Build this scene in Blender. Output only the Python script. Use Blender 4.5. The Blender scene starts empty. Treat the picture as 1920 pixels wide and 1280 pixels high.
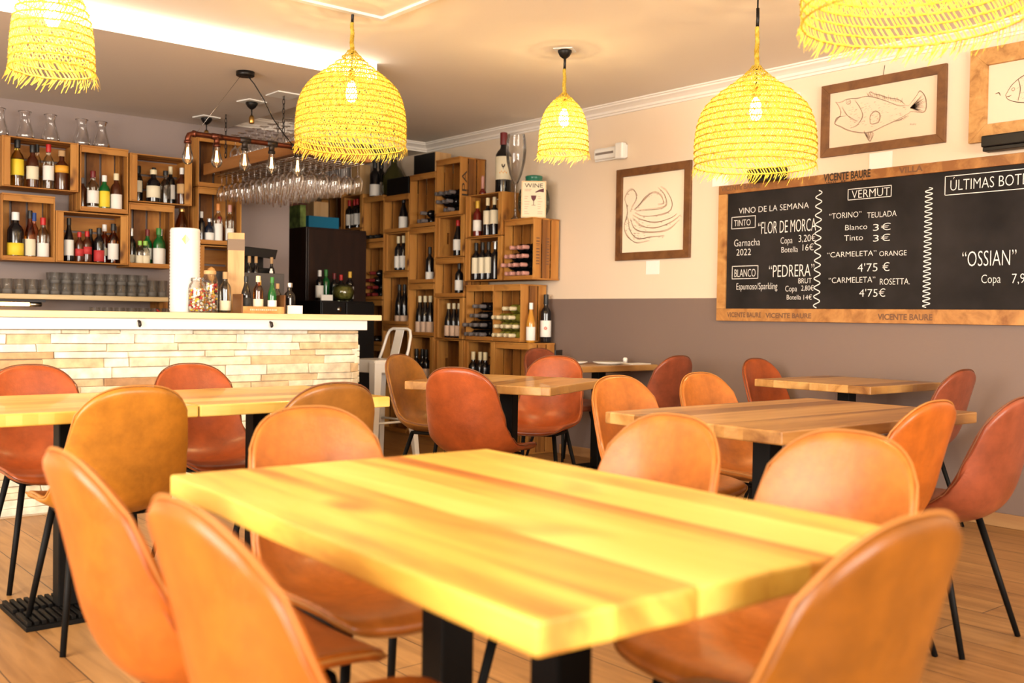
import bpy, bmesh, math, random
from mathutils import Vector, Matrix
D = bpy.data
SC = bpy.context.scene
COL = SC.collection
PI = math.pi
rnd = random.Random(7)

# ---------------------------------------------------------------- camera
EYE = 1.09
def setup_camera():
    yaw, pit, rol = math.radians(39.696), math.radians(-1.407), math.radians(0.850)
    fw = Vector((math.sin(yaw)*math.cos(pit), math.cos(yaw)*math.cos(pit), math.sin(pit)))
    r = Vector((math.cos(yaw), -math.sin(yaw), 0)); u = r.cross(fw)
    c, s = math.cos(rol), math.sin(rol)
    r2 = r*c + u*s; u2 = u*c - r*s
    cam = D.cameras.new('camera'); cam.sensor_width = 36; cam.lens = 1902.8/1920*36
    cam.clip_start = 0.05
    cam.dof.use_dof = True; cam.dof.focus_distance = 5.0; cam.dof.aperture_fstop = 2.8
    o = D.objects.new('camera', cam); COL.objects.link(o)
    M = Matrix((r2, u2, -fw)).transposed().to_4x4(); M.translation = (0, 0, EYE)
    o.matrix_world = M
    SC.camera = o
setup_camera()
SC.cycles.transparent_max_bounces = 48; SC.cycles.max_bounces = 10; SC.cycles.diffuse_bounces = 2; SC.cycles.glossy_bounces = 8

# ---------------------------------------------------------------- world, daylight, exposure
SC.view_settings.view_transform = 'Standard'; SC.view_settings.look = 'None'
SC.view_settings.gamma = 1.0; SC.view_settings.use_curve_mapping = False
SC.view_settings.exposure = 0.2
w = D.worlds.new('sky'); SC.world = w; w.use_nodes = True
w.node_tree.nodes['Background'].inputs[0].default_value = (1.0, 0.95, 0.9, 1)
w.node_tree.nodes['Background'].inputs[1].default_value = 0.25
def area(name, loc, target, sx, sy, power, color):
    l = D.lights.new(name, 'AREA'); l.shape = 'RECTANGLE'; l.size = sx; l.size_y = sy
    l.energy = power; l.color = color
    o = D.objects.new(name, l); COL.objects.link(o); o.location = loc
    o.rotation_euler = (Vector(target)-Vector(loc)).to_track_quat('-Z', 'Y').to_euler()
    return o
DAY = (1.0, 0.93, 0.83)
# daylight entering by the shop windows: the street side behind the camera and the left side
area('window_daylight_rear', (1.2, -5.0, 1.55), (1.2, 6, 1.3), 5.6, 2.0, 640, DAY)
area('window_daylight_left', (-2.55, 2.0, 1.55), (5, 2.4, 1.0), 4.4, 2.0, 380, DAY)

# ---------------------------------------------------------------- materials
def srgb(r, g, b):
    f = lambda c: (c/255)/12.92 if c/255 <= 0.04045 else ((c/255+0.055)/1.055)**2.4
    return (f(r), f(g), f(b), 1)
class N:
    def __init__(s, name):
        s.m = D.materials.new(name); s.m.use_nodes = True; s.t = s.m.node_tree; s.n = s.t.nodes
        s.b = s.n['Principled BSDF']
    def add(s, typ, **kw):
        x = s.n.new(typ)
        for k, v in kw.items(): setattr(x, k, v)
        return x
    def link(s, a, b): s.t.links.new(a, b)
    def set(s, **kw):
        for k, v in kw.items(): s.b.inputs[k.replace('_', ' ')].default_value = v
def P(name, col, rough=.5, metal=0, spec=.5, coat=0, bump=0, bscale=200, var=0, vscale=4):
    a = N(name); a.set(Base_Color=col, Roughness=rough, Metallic=metal)
    a.b.inputs['Specular IOR Level'].default_value = spec
    a.b.inputs['Coat Weight'].default_value = coat
    tc = None
    if bump or var: tc = a.add('ShaderNodeTexCoord')
    if bump:
        nz = a.add('ShaderNodeTexNoise'); nz.inputs['Scale'].default_value = bscale; nz.inputs['Detail'].default_value = 4
        bp = a.add('ShaderNodeBump'); bp.inputs['Strength'].default_value = bump; bp.inputs['Distance'].default_value = .004
        a.link(tc.outputs['Object'], nz.inputs['Vector']); a.link(nz.outputs['Fac'], bp.inputs['Height']); a.link(bp.outputs['Normal'], a.b.inputs['Normal'])
    if var:
        nz = a.add('ShaderNodeTexNoise'); nz.inputs['Scale'].default_value = vscale; nz.inputs['Detail'].default_value = 5
        cr = a.add('ShaderNodeValToRGB'); e = cr.color_ramp.elements
        e[0].position = .3; e[1].position = .72
        e[0].color = tuple(c*(1-var) for c in col[:3])+(1,); e[1].color = tuple(min(1, c*(1+var)) for c in col[:3])+(1,)
        a.link(tc.outputs['Object'], nz.inputs['Vector']); a.link(nz.outputs['Fac'], cr.inputs['Fac']); a.link(cr.outputs['Color'], a.b.inputs['Base Color'])
    return a.m
def wood(name, dark, mid, light, axis=0, plank=0, paxis=1, rough=.45, scale=1.0, bump=.15, objrand=.0, coat=0, knots=.0, island=False, pvar=.34, strip=None):
    """stretched noise grain along `axis`; with plank>0 strips of that width across `paxis` get their own tone"""
    a = N(name); a.set(Roughness=rough); a.b.inputs['Coat Weight'].default_value = coat
    tc = a.add('ShaderNodeTexCoord'); mp = a.add('ShaderNodeMapping')
    sc = [9*scale]*3; sc[axis] = .9*scale
    mp.inputs['Scale'].default_value = sc
    vec = tc.outputs['Object']
    sep = None
    if plank:
        sep = a.add('ShaderNodeSeparateXYZ'); a.link(vec, sep.inputs[0])
        dv = a.add('ShaderNodeMath', operation='DIVIDE'); dv.inputs[1].default_value = plank; a.link(sep.outputs[paxis], dv.inputs[0])
        fl = a.add('ShaderNodeMath', operation='FLOOR'); a.link(dv.outputs[0], fl.inputs[0])
        oi = a.add('ShaderNodeObjectInfo')
        ad = a.add('ShaderNodeMath', operation='MULTIPLY_ADD'); a.link(oi.outputs['Random'], ad.inputs[0]); ad.inputs[1].default_value = 37.0; a.link(fl.outputs[0], ad.inputs[2])
        wn = a.add('ShaderNodeTexWhiteNoise'); wn.noise_dimensions = '1D'; a.link(ad.outputs[0], wn.inputs['W'])
        off = a.add('ShaderNodeVectorMath', operation='SCALE'); a.link(wn.outputs['Color'], off.inputs[0]); off.inputs['Scale'].default_value = 20
        va = a.add('ShaderNodeVectorMath', operation='ADD'); a.link(vec, va.inputs[0]); a.link(off.outputs[0], va.inputs[1]); vec = va.outputs[0]
    a.link(vec, mp.inputs['Vector'])
    nz = a.add('ShaderNodeTexNoise'); nz.inputs['Scale'].default_value = 1.0; nz.inputs['Detail'].default_value = 7; nz.inputs['Roughness'].default_value = .6; nz.inputs['Distortion'].default_value = .6
    a.link(mp.outputs[0], nz.inputs['Vector'])
    fac = nz.outputs['Fac']
    if plank:
        mm = a.add('ShaderNodeMath', operation='MULTIPLY_ADD'); a.link(wn.outputs['Value'], mm.inputs[0]); mm.inputs[1].default_value = pvar; a.link(fac, mm.inputs[2])
        sb = a.add('ShaderNodeMath', operation='SUBTRACT'); a.link(mm.outputs[0], sb.inputs[0]); sb.inputs[1].default_value = pvar/2; fac = sb.outputs[0]
    if objrand:
        oi2 = a.add('ShaderNodeNewGeometry' if island else 'ShaderNodeObjectInfo')
        mm = a.add('ShaderNodeMath', operation='MULTIPLY_ADD'); a.link(oi2.outputs['Random Per Island' if island else 'Random'], mm.inputs[0]); mm.inputs[1].default_value = objrand; a.link(fac, mm.inputs[2])
        sb = a.add('ShaderNodeMath', operation='SUBTRACT'); a.link(mm.outputs[0], sb.inputs[0]); sb.inputs[1].default_value = objrand/2; fac = sb.outputs[0]
    cr = a.add('ShaderNodeValToRGB'); e = cr.color_ramp.elements
    e[0].position = .28; e[0].color = dark; e[1].position = .74; e[1].color = light
    m = e.new(.5); m.color = mid
    a.link(fac, cr.inputs['Fac']); colout = cr.outputs['Color']
    if knots:
        vz = a.add('ShaderNodeTexNoise'); vz.inputs['Scale'].default_value = knots; vz.inputs['Detail'].default_value = 2
        m2 = a.add('ShaderNodeMapping'); s2 = [1.6]*3; s2[axis] = .8; m2.inputs['Scale'].default_value = s2
        a.link(vec, m2.inputs['Vector']); a.link(m2.outputs[0], vz.inputs['Vector'])
        r2 = a.add('ShaderNodeValToRGB'); r2.color_ramp.elements[0].position = .62; r2.color_ramp.elements[1].position = .75
        a.link(vz.outputs['Fac'], r2.inputs['Fac'])
        mx = a.add('ShaderNodeMix', data_type='RGBA'); a.link(r2.outputs['Color'], mx.inputs[0])
        a.link(colout, mx.inputs[6]); mx.inputs[7].default_value = dark; colout = mx.outputs[2]
    if strip:
        s1 = a.add('ShaderNodeMath', operation='COMPARE'); a.link(sep.outputs[paxis], s1.inputs[0]); s1.inputs[1].default_value = strip[0]; s1.inputs[2].default_value = strip[1]
        ms = a.add('ShaderNodeMath', operation='MULTIPLY'); a.link(s1.outputs[0], ms.inputs[0]); ms.inputs[1].default_value = .75
        mx2 = a.add('ShaderNodeMix', data_type='RGBA', blend_type='MULTIPLY'); a.link(ms.outputs[0], mx2.inputs[0]); a.link(colout, mx2.inputs[6]); mx2.inputs[7].default_value = (.86, .52, .3, 1); colout = mx2.outputs[2]
    a.link(colout, a.b.inputs['Base Color'])
    if bump:
        bp = a.add('ShaderNodeBump'); bp.inputs['Strength'].default_value = bump; bp.inputs['Distance'].default_value = .003
        a.link(nz.outputs['Fac'], bp.inputs['Height']); a.link(bp.outputs['Normal'], a.b.inputs['Normal'])
    return a.m
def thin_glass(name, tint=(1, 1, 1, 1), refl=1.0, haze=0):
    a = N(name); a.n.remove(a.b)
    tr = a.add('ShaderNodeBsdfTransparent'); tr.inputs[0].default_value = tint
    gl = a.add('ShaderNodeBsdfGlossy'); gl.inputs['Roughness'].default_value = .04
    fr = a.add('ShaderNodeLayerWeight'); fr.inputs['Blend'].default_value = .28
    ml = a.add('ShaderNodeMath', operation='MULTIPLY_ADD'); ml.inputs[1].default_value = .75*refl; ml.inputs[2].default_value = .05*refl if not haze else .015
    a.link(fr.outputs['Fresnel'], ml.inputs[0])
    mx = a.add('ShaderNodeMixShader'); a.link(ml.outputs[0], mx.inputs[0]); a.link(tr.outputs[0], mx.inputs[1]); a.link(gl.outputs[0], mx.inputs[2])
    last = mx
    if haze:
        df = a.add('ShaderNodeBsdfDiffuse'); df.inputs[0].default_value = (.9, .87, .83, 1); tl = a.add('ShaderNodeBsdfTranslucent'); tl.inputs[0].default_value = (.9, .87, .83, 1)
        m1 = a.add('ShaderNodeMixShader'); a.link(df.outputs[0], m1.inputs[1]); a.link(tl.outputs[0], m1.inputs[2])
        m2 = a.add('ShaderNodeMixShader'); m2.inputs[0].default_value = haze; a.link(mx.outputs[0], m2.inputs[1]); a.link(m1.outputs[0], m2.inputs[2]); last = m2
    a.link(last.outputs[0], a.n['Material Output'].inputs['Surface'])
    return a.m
def emit(name, col, strength):
    a = N(name); a.set(Base_Color=col, Emission_Color=col, Emission_Strength=strength); return a.m

M = {}
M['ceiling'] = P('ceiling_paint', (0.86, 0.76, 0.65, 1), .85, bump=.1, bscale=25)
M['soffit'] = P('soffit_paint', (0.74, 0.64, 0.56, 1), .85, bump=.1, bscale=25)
M['wall_cream'] = P('wall_cream_paint', (0.80, 0.64, 0.48, 1), .8, bump=.12, bscale=60)
M['wall_taupe'] = P('wall_taupe_paint', (0.205, 0.142, 0.116, 1), .6, bump=.12, bscale=60)
M['wall_bar'] = P('wall_mauve_paint', (0.29, 0.225, 0.205, 1), .75, bump=.12, bscale=60)
M['moulding'] = P('white_moulding', (0.86, 0.78, 0.70, 1), .6)
M['white'] = P('white_lacquer', (0.88, 0.85, 0.80, 1), .4)
M['white_metal'] = P('white_painted_metal', (0.88, 0.84, 0.79, 1), .35, coat=.3)
M['paper'] = P('white_paper', (0.9, 0.85, 0.78, 1), .8)
M['black_metal'] = P('black_powder_metal', (0.005, 0.0045, 0.004, 1), .55, spec=.12)
M['black'] = P('black_plastic', (0.005, 0.004, 0.004, 1), .4, spec=.3)
M['grey_panel'] = P('dark_grey_panel', (0.05, 0.043, 0.043, 1), .5)
M['floor'] = None
def floor_mat():
    a = N('floor_planks'); a.set(Roughness=.42)
    tc = a.add('ShaderNodeTexCoord'); mp = a.add('ShaderNodeMapping'); mp.inputs['Rotation'].default_value = (0, 0, PI/2)
    a.link(tc.outputs['Object'], mp.inputs['Vector'])
    br = a.add('ShaderNodeTexBrick'); br.offset = .37; br.inputs['Scale'].default_value = 1
    br.inputs['Brick Width'].default_value = 1.3; br.inputs['Row Height'].default_value = .19; br.inputs['Mortar Size'].default_value = .0022
    br.inputs['Color1'].default_value = (0.37, 0.178, 0.056, 1); br.inputs['Color2'].default_value = (0.46, 0.24, 0.082, 1); br.inputs['Mortar'].default_value = (.09, .045, .02, 1)
    a.link(mp.outputs[0], br.inputs['Vector'])
    m2 = a.add('ShaderNodeMapping'); m2.inputs['Scale'].default_value = (14, 1.3, 14); a.link(tc.outputs['Object'], m2.inputs['Vector'])
    nz = a.add('ShaderNodeTexNoise'); nz.inputs['Scale'].default_value = 1.4; nz.inputs['Detail'].default_value = 8; nz.inputs['Distortion'].default_value = 1.2
    a.link(m2.outputs[0], nz.inputs['Vector'])
    cr = a.add('ShaderNodeValToRGB'); cr.color_ramp.elements[0].position = .3; cr.color_ramp.elements[0].color = (.55, .5, .45, 1); cr.color_ramp.elements[1].position = .65
    a.link(nz.outputs['Fac'], cr.inputs['Fac'])
    mx = a.add('ShaderNodeMix', data_type='RGBA', blend_type='MULTIPLY'); mx.inputs[0].default_value = .8
    a.link(br.outputs['Color'], mx.inputs[6]); a.link(cr.outputs['Color'], mx.inputs[7]); a.link(mx.outputs[2], a.b.inputs['Base Color'])
    return a.m
M['floor'] = floor_mat()
M['baseboard'] = wood('baseboard_wood', (.22, .10, .035, 1), (.36, .18, .07, 1), (.45, .25, .10, 1), axis=1)
TD, TM, TL = (.20, .075, .016, 1), (.44, .21, .055, 1), (.60, .34, .115, 1)
M['table'] = wood('table_top_wood', TD, TM, TL, axis=1, plank=.115, paxis=0, rough=.33, coat=.15, knots=2.2, scale=.8)
M['table_y'] = wood('bright_table_top_wood', (.46, .19, .025, 1), (.78, .475, .075, 1), (.88, .64, .15, 1), axis=1, plank=.14, paxis=0, rough=.42, coat=0, knots=2.6, scale=.8, pvar=.16, strip=(.115, .032))
M['table_yx'] = wood('bright_table_top_wood_crosswise', (.46, .22, .03, 1), (.70, .43, .075, 1), (.82, .58, .16, 1), axis=0, plank=.115, paxis=1, rough=.33, coat=.15, knots=2.2, scale=.8)
M['table_x'] = wood('table_top_wood_crosswise', TD, TM, TL, axis=0, plank=.115, paxis=1, rough=.33, coat=.15, knots=2.2, scale=.8)
M['crate_v'] = wood('crate_wood_upright', (.12, .038, .006, 1), (.40, .150, .023, 1), (.54, .245, .050, 1), axis=2, rough=.65, objrand=.30, island=True, knots=5)
M['crate_h'] = wood('crate_wood_level', (.12, .038, .006, 1), (.40, .150, .023, 1), (.54, .245, .050, 1), axis=0, rough=.65, objrand=.30, island=True, knots=5)
M['crate_dark'] = wood('crate_wood_dark', (.07, .03, .012, 1), (.14, .065, .025, 1), (.2, .1, .04, 1), axis=0, rough=.7, objrand=.2)
M['bar_top'] = wood('bar_top_wood', (.62, .40, .18, 1), (.78, .58, .32, 1), (.86, .70, .45, 1), axis=0, rough=.4)
M['frame_dark'] = wood('frame_brown_wood', (.09, .032, .009, 1), (.165, .065, .018, 1), (.22, .095, .03, 1), axis=1, rough=.5)
M['frame_light'] = wood('frame_rustic_pine', (.30, .125, .03, 1), (.52, .26, .075, 1), (.62, .36, .13, 1), axis=1, rough=.6, scale=1.6)
M['board_frame'] = wood('chalkboard_frame_wood', (.26, .095, .02, 1), (.47, .21, .055, 1), (.6, .31, .095, 1), axis=1, plank=.62, paxis=1, rough=.55, knots=5)
M['pale_wood'] = wood('pale_box_wood', (.45, .24, .09, 1), (.62, .37, .16, 1), (.72, .48, .24, 1), axis=2, rough=.6)
M['beam'] = wood('rack_beam_wood', (.16, .055, .013, 1), (.30, .115, .026, 1), (.40, .17, .05, 1), axis=1, rough=.5)
M['cabinet'] = wood('dark_cabinet_wood', (.012, .005, .003, 1), (.025, .009, .005, 1), (.04, .015, .008, 1), axis=2, rough=.4)
def leather(name, c, v=.35):
    a = N(name); a.set(Roughness=.36); a.b.inputs['Specular IOR Level'].default_value = .32; a.b.inputs['Coat Weight'].default_value = .2; a.b.inputs['Coat Roughness'].default_value = .25
    tc = a.add('ShaderNodeTexCoord')
    n1 = a.add('ShaderNodeTexNoise'); n1.inputs['Scale'].default_value = 9; n1.inputs['Detail'].default_value = 8; n1.inputs['Roughness'].default_value = .65
    a.link(tc.outputs['Object'], n1.inputs['Vector'])
    cr = a.add('ShaderNodeValToRGB'); e = cr.color_ramp.elements
    e[0].position = .3; e[0].color = tuple(x*(1-v) for x in c[:3])+(1,); e[1].position = .75; e[1].color = tuple(min(1, x*(1+v)) for x in c[:3])+(1,)
    a.link(n1.outputs['Fac'], cr.inputs['Fac']); a.link(cr.outputs['Color'], a.b.inputs['Base Color'])
    n2 = a.add('ShaderNodeTexNoise'); n2.inputs['Scale'].default_value = 160; n2.inputs['Detail'].default_value = 3
    n3 = a.add('ShaderNodeTexNoise'); n3.inputs['Scale'].default_value = 14; n3.inputs['Detail'].default_value = 2; n3.inputs['Distortion'].default_value = 1.5
    a.link(tc.outputs['Object'], n2.inputs['Vector']); a.link(tc.outputs['Object'], n3.inputs['Vector'])
    ad = a.add('ShaderNodeMath', operation='MULTIPLY_ADD'); a.link(n3.outputs['Fac'], ad.inputs[0]); ad.inputs[1].default_value = 2.0; a.link(n2.outputs['Fac'], ad.inputs[2])
    bp = a.add('ShaderNodeBump'); bp.inputs['Strength'].default_value = .22; bp.inputs['Distance'].default_value = .002
    a.link(ad.outputs[0], bp.inputs['Height']); a.link(bp.outputs['Normal'], a.b.inputs['Normal'])
    return a.m
M['cognac'] = leather('leather_cognac', (.33, .065, .013, 1))
M['orange'] = leather('leather_orange_tan', (.47, .140, .020, 1))
M['amber'] = leather('leather_bright_orange', (.39, .092, .008, 1))
M['honey'] = leather('leather_honey_brown', (.19, .060, .003, 1))
M['tan'] = leather('leather_golden_tan', (.40, .150, .014, 1))
M['brown'] = leather('leather_brown', (.25, .095, .014, 1))
M['maroon'] = leather('leather_red_brown', (.24, .055, .022, 1))
M['seam_d'] = P('dark_piping', (.16, .05, .015, 1), .5)
M['seam_l'] = P('tan_piping', (.42, .165, .03, 1), .5)
def straw():
    a = N('woven_straw'); a.n.remove(a.b)
    tc = a.add('ShaderNodeTexCoord'); nz = a.add('ShaderNodeTexNoise'); nz.inputs['Scale'].default_value = 60; nz.inputs['Detail'].default_value = 3
    a.link(tc.outputs['Object'], nz.inputs['Vector'])
    cr = a.add('ShaderNodeValToRGB'); e = cr.color_ramp.elements
    e[0].position = .3; e[0].color = (.50, .30, .03, 1); e[1].position = .7; e[1].color = (.78, .60, .11, 1)
    a.link(nz.outputs['Fac'], cr.inputs['Fac'])
    df = a.add('ShaderNodeBsdfDiffuse'); tl = a.add('ShaderNodeBsdfTranslucent')
    a.link(cr.outputs['Color'], df.inputs[0]); a.link(cr.outputs['Color'], tl.inputs[0])
    mx = a.add('ShaderNodeMixShader'); mx.inputs[0].default_value = .22
    a.link(df.outputs[0], mx.inputs[1]); a.link(tl.outputs[0], mx.inputs[2]); a.link(mx.outputs[0], a.n['Material Output'].inputs['Surface'])
    return a.m
M['straw'] = straw()
M['bulb'] = emit('lit_bulb', (1, .8, .45, 1), 40)
M['filament'] = emit('lit_filament', (1, .62, .25, 1), 9)
M['glass'] = thin_glass('clear_glass')
M['glass_base_glow'] = thin_glass('thick_base_painted_glow', (1, 1, 1, 1), .8, .45)  # diffuse white paints in the brightness light gives a thick glass bottom
M['glass_glow'] = thin_glass('tumbler_glass_painted_glow', (1, 1, 1, 1), .8, .05)  # slight white haze painted in for light that refraction would gather
M['glass_dim'] = thin_glass('clear_glass_tumbler', (.97, .97, .97, 1), 1.2)
M['brass'] = P('brass', (.55, .32, .09, 1), .3, metal=1)
M['copper'] = P('aged_copper_pipe', (.12, .036, .02, 1), .33, metal=.9, var=.5, vscale=7)
M['iron'] = P('dark_iron', (.035, .028, .025, 1), .4, metal=.7)
M['steel'] = P('steel', (.5, .47, .43, 1), .25, metal=1)
M['chalkboard'] = P('chalkboard_slate', (.020, .0165, .016, 1), .8, spec=.2, var=.45, vscale=3.5)
M['chalk'] = P('chalk', (.86, .82, .77, 1), .9)
M['ink'] = P('black_stamp_ink', (.035, .022, .014, 1), .8)
M['ink_faint'] = P('faded_stamp_ink', (.17, .08, .04, 1), .8)
M['art_paper'] = P('cream_art_paper', (.88, .75, .57, 1), .8)
M['art_paper2'] = P('buff_art_paper', (.82, .63, .46, 1), .8)
M['graphite'] = P('brown_pencil', (.42, .28, .20, 1), .9)
M['sepia'] = P('sepia_pencil', (.60, .38, .27, 1), .9)
STONES = [P('ledge_stone_%s' % n, c, .85, bump=.5, bscale=45, var=.22, vscale=18) for n, c in
          (('cream', (.80, .68, .49, 1)), ('ivory', (.84, .76, .62, 1)), ('sand', (.70, .50, .29, 1)), ('tan', (.56, .34, .17, 1)), ('brown', (.44, .25, .125, 1)))]
M['grout'] = P('grout', (.52, .40, .27, 1), .9)
# bottle colours
def bott(name, c, rough=.08): return P('bottle_'+name, c, rough, spec=.6)
G = {'dark': bott('dark_glass', (.006, .005, .006, 1)), 'green': bott('green_glass', (.006, .10, .02, 1)), 'olive': bott('olive_glass', (.22, .2, .03, 1)),
     'amber': thin_glass('bottle_amber_glass', (.62, .30, .06, 1)), 'clear': thin_glass('bottle_clear_glass', (.86, .84, .78, 1)),
     'brown': bott('brown_spirit', (.06, .013, .004, 1)), 'red': bott('rose_wine', (.13, .010, .007, 1)), 'yellow': thin_glass('bottle_yellow_spirit', (.85, .70, .30, 1)),
     'pink': thin_glass('bottle_pink_spirit', (.9, .62, .55, 1)), 'blue': bott('blue_black_glass', (.012, .016, .03, 1)), 'smoke': thin_glass('bottle_grey_glass', (.55, .52, .48, 1)), 'gold': bott('golden_wine', (.55, .24, .03, 1))}
def flat(n, c, r=.45): return P(n, c, r)
K = {'black': flat('cap_black', (.012, .012, .012, 1)), 'red': flat('cap_red', (.5, .012, .012, 1)), 'darkred': flat('cap_dark_red', (.16, .012, .012, 1)), 'white': flat('cap_white', (.85, .82, .78, 1)),
     'cream': flat('cap_cream', (.78, .66, .42, 1)), 'yellow': flat('cap_yellow', (.72, .42, .04, 1)), 'green': flat('cap_green', (.03, .2, .03, 1)), 'lime': flat('cap_lime', (.3, .55, .08, 1)), 'blue': flat('cap_blue', (.03, .1, .4, 1)),
     'gold': P('cap_gold', (.6, .38, .12, 1), .3, metal=.8), 'silver': P('cap_silver', (.6, .58, .55, 1), .3, metal=.8), 'pink': flat('cap_pink', (.62, .3, .25, 1)), 'orange': flat('cap_orange', (.7, .25, .05, 1)),
     'cork': flat('cap_cork', (.5, .3, .14, 1), .9), 'grey': flat('cap_grey', (.16, .14, .14, 1))}
LB = {'white': flat('label_white', (.85, .8, .73, 1), .7), 'cream': flat('label_cream', (.8, .7, .5, 1), .7), 'yellow': flat('label_yellow', (.85, .6, .03, 1), .6), 'orange': flat('label_orange', (.8, .36, .03, 1), .6),
      'red': flat('label_red', (.5, .03, .03, 1), .6), 'peach': flat('label_peach', (.72, .5, .36, 1), .7), 'black': flat('label_black', (.02, .02, .02, 1), .6), 'tan': flat('label_tan', (.55, .33, .14, 1), .7)}

# ---------------------------------------------------------------- helpers
def tag(o, label=None, cat=None, group=None, kind=None):
    if label: o['label'] = label
    if cat: o['category'] = cat
    if group: o['group'] = group
    if kind: o['kind'] = kind
    return o
def empty(name, loc, rz=0, label=None, cat=None, group=None):
    o = D.objects.new(name, None); COL.objects.link(o); o.location = loc; o.rotation_euler = (0, 0, rz)
    o.empty_display_size = .05
    return tag(o, label, cat, group)
def link(name, me, parent=None, loc=None, mats=None):
    o = D.objects.new(name, me); COL.objects.link(o)
    if parent: o.parent = parent
    if loc: o.location = loc
    return o
def build(name, bm, m, parent=None, smooth=False, loc=None, bevel=0, kind=None):
    me = D.meshes.new(name); bmesh.ops.recalc_face_normals(bm, faces=bm.faces)
    bm.to_mesh(me); bm.free()
    for x in (m if isinstance(m, (list, tuple)) else [m]): me.materials.append(x)
    if smooth: me.polygons.foreach_set('use_smooth', [True]*len(me.polygons))
    o = link(name, me, parent, loc)
    if bevel:
        md = o.modifiers.new('bevel', 'BEVEL'); md.width = bevel; md.segments = 2; md.limit_method = 'ANGLE'
    if kind: o['kind'] = kind
    return o
def box(bm, x0, x1, y0, y1, z0, z1, mi=0):
    v = [bm.verts.new(p) for p in ((x0, y0, z0), (x1, y0, z0), (x1, y1, z0), (x0, y1, z0), (x0, y0, z1), (x1, y0, z1), (x1, y1, z1), (x0, y1, z1))]
    for f in ((3, 2, 1, 0), (4, 5, 6, 7), (0, 1, 5, 4), (1, 2, 6, 5), (2, 3, 7, 6), (3, 0, 4, 7)):
        bm.faces.new([v[i] for i in f]).material_index = mi
    return v
def bx(name, x0, x1, y0, y1, z0, z1, m, parent=None, bevel=0, kind=None):
    bm = bmesh.new(); box(bm, x0, x1, y0, y1, z0, z1); return build(name, bm, m, parent, bevel=bevel, kind=kind)
def tube(bm, pts, r, n=8, closed=False, cap=True, mi=0):
    pts = [Vector(p) for p in pts]; rr = r if isinstance(r, (list, tuple)) else [r]*len(pts)
    rings = []; prev = None; L = len(pts)
    for i, p in enumerate(pts):
        if closed: t = (pts[(i+1) % L]-pts[i-1])
        else: t = pts[min(i+1, L-1)]-pts[max(i-1, 0)]
        t.normalize()
        if prev is None:
            a = Vector((0, 0, 1)) if abs(t.z) < .9 else Vector((1, 0, 0)); u = t.cross(a).normalized()
        else:
            u = (prev-t*prev.dot(t)).normalized()
        prev = u; v = t.cross(u)
        rings.append([bm.verts.new(p+(u*math.cos(2*PI*k/n)+v*math.sin(2*PI*k/n))*rr[i]) for k in range(n)])
    for i in range(L if closed else L-1):
        a, b = rings[i], rings[(i+1) % L]
        for k in range(n):
            f = bm.faces.new((a[k], a[(k+1) % n], b[(k+1) % n], b[k])); f.material_index = mi; f.smooth = True
    if cap and not closed:
        bm.faces.new(rings[0][::-1]).material_index = mi; bm.faces.new(rings[-1]).material_index = mi
def lathe(bm, prof, n=20, mi=0, cx=0, cy=0):
    rings = []
    for r, z in prof:
        if r < 1e-5: rings.append([bm.verts.new((cx, cy, z))])
        else: rings.append([bm.verts.new((cx+r*math.cos(2*PI*k/n), cy+r*math.sin(2*PI*k/n), z)) for k in range(n)])
    for a, b in zip(rings, rings[1:]):
        if len(a) == 1 and len(b) == 1: continue
        for k in range(n):
            q = (k+1) % n
            if len(a) == 1: f = bm.faces.new((a[0], b[q], b[k]))
            elif len(b) == 1: f = bm.faces.new((a[k], a[q], b[0]))
            else: f = bm.faces.new((a[k], a[q], b[q], b[k]))
            f.material_index = mi; f.smooth = True
def lobj(name, prof, m, parent=None, n=20, loc=None):
    bm = bmesh.new(); lathe(bm, prof, n); return build(name, bm, m, parent, smooth=True, loc=loc)
def tobj(name, pts, r, m, parent=None, n=8, closed=False):
    bm = bmesh.new(); tube(bm, pts, r, n, closed); return build(name, bm, m, parent, smooth=True)
def spline(keys, t):
    """Catmull-Rom through (t, value...) keys"""
    n = len(keys)
    for i in range(n-1):
        if t <= keys[i+1][0] or i == n-2:
            a = keys[max(i-1, 0)]; b = keys[i]; c = keys[i+1]; d = keys[min(i+2, n-1)]
            f = (t-b[0])/(c[0]-b[0]); f = max(0, min(1, f)); out = []
            for k in range(1, len(b)):
                m0 = (c[k]-a[k])/max(1e-6, c[0]-a[0])*(c[0]-b[0]); m1 = (d[k]-b[k])/max(1e-6, d[0]-b[0])*(c[0]-b[0])
                out.append((2*f**3-3*f*f+1)*b[k]+(f**3-2*f*f+f)*m0+(-2*f**3+3*f*f)*c[k]+(f**3-f*f)*m1)
            return out if len(out) > 1 else out[0]
_tc = {}
def text_into(bm, s, org, ux, uz, width, cap, mi=0, thin=0.0):
    """lay one line of lettering into bm: org = baseline start, ux = reading direction, uz = up"""
    if s not in _tc:
        cu = D.curves.new('t', 'FONT'); cu.body = s; cu.size = 1; cu.resolution_u = 3; cu.offset = thin
        o = D.objects.new('t', cu); me = D.meshes.new_from_object(o)
        vs = [v.co.copy() for v in me.vertices]; fs = [tuple(p.vertices) for p in me.polygons]
        D.objects.remove(o); D.curves.remove(cu); D.meshes.remove(me)
        _tc[s] = (vs, fs)
    vs, fs = _tc[s]
    x0 = min(v.x for v in vs); x1 = max(v.x for v in vs)
    org, ux, uz = Vector(org), Vector(ux), Vector(uz)
    nv = [bm.verts.new(org+ux*((v.x-x0)/(x1-x0)*width)+uz*(v.y/0.72*cap)) for v in vs]
    for f in fs:
        try: bm.faces.new([nv[i] for i in f]).material_index = mi
        except ValueError: pass
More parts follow.
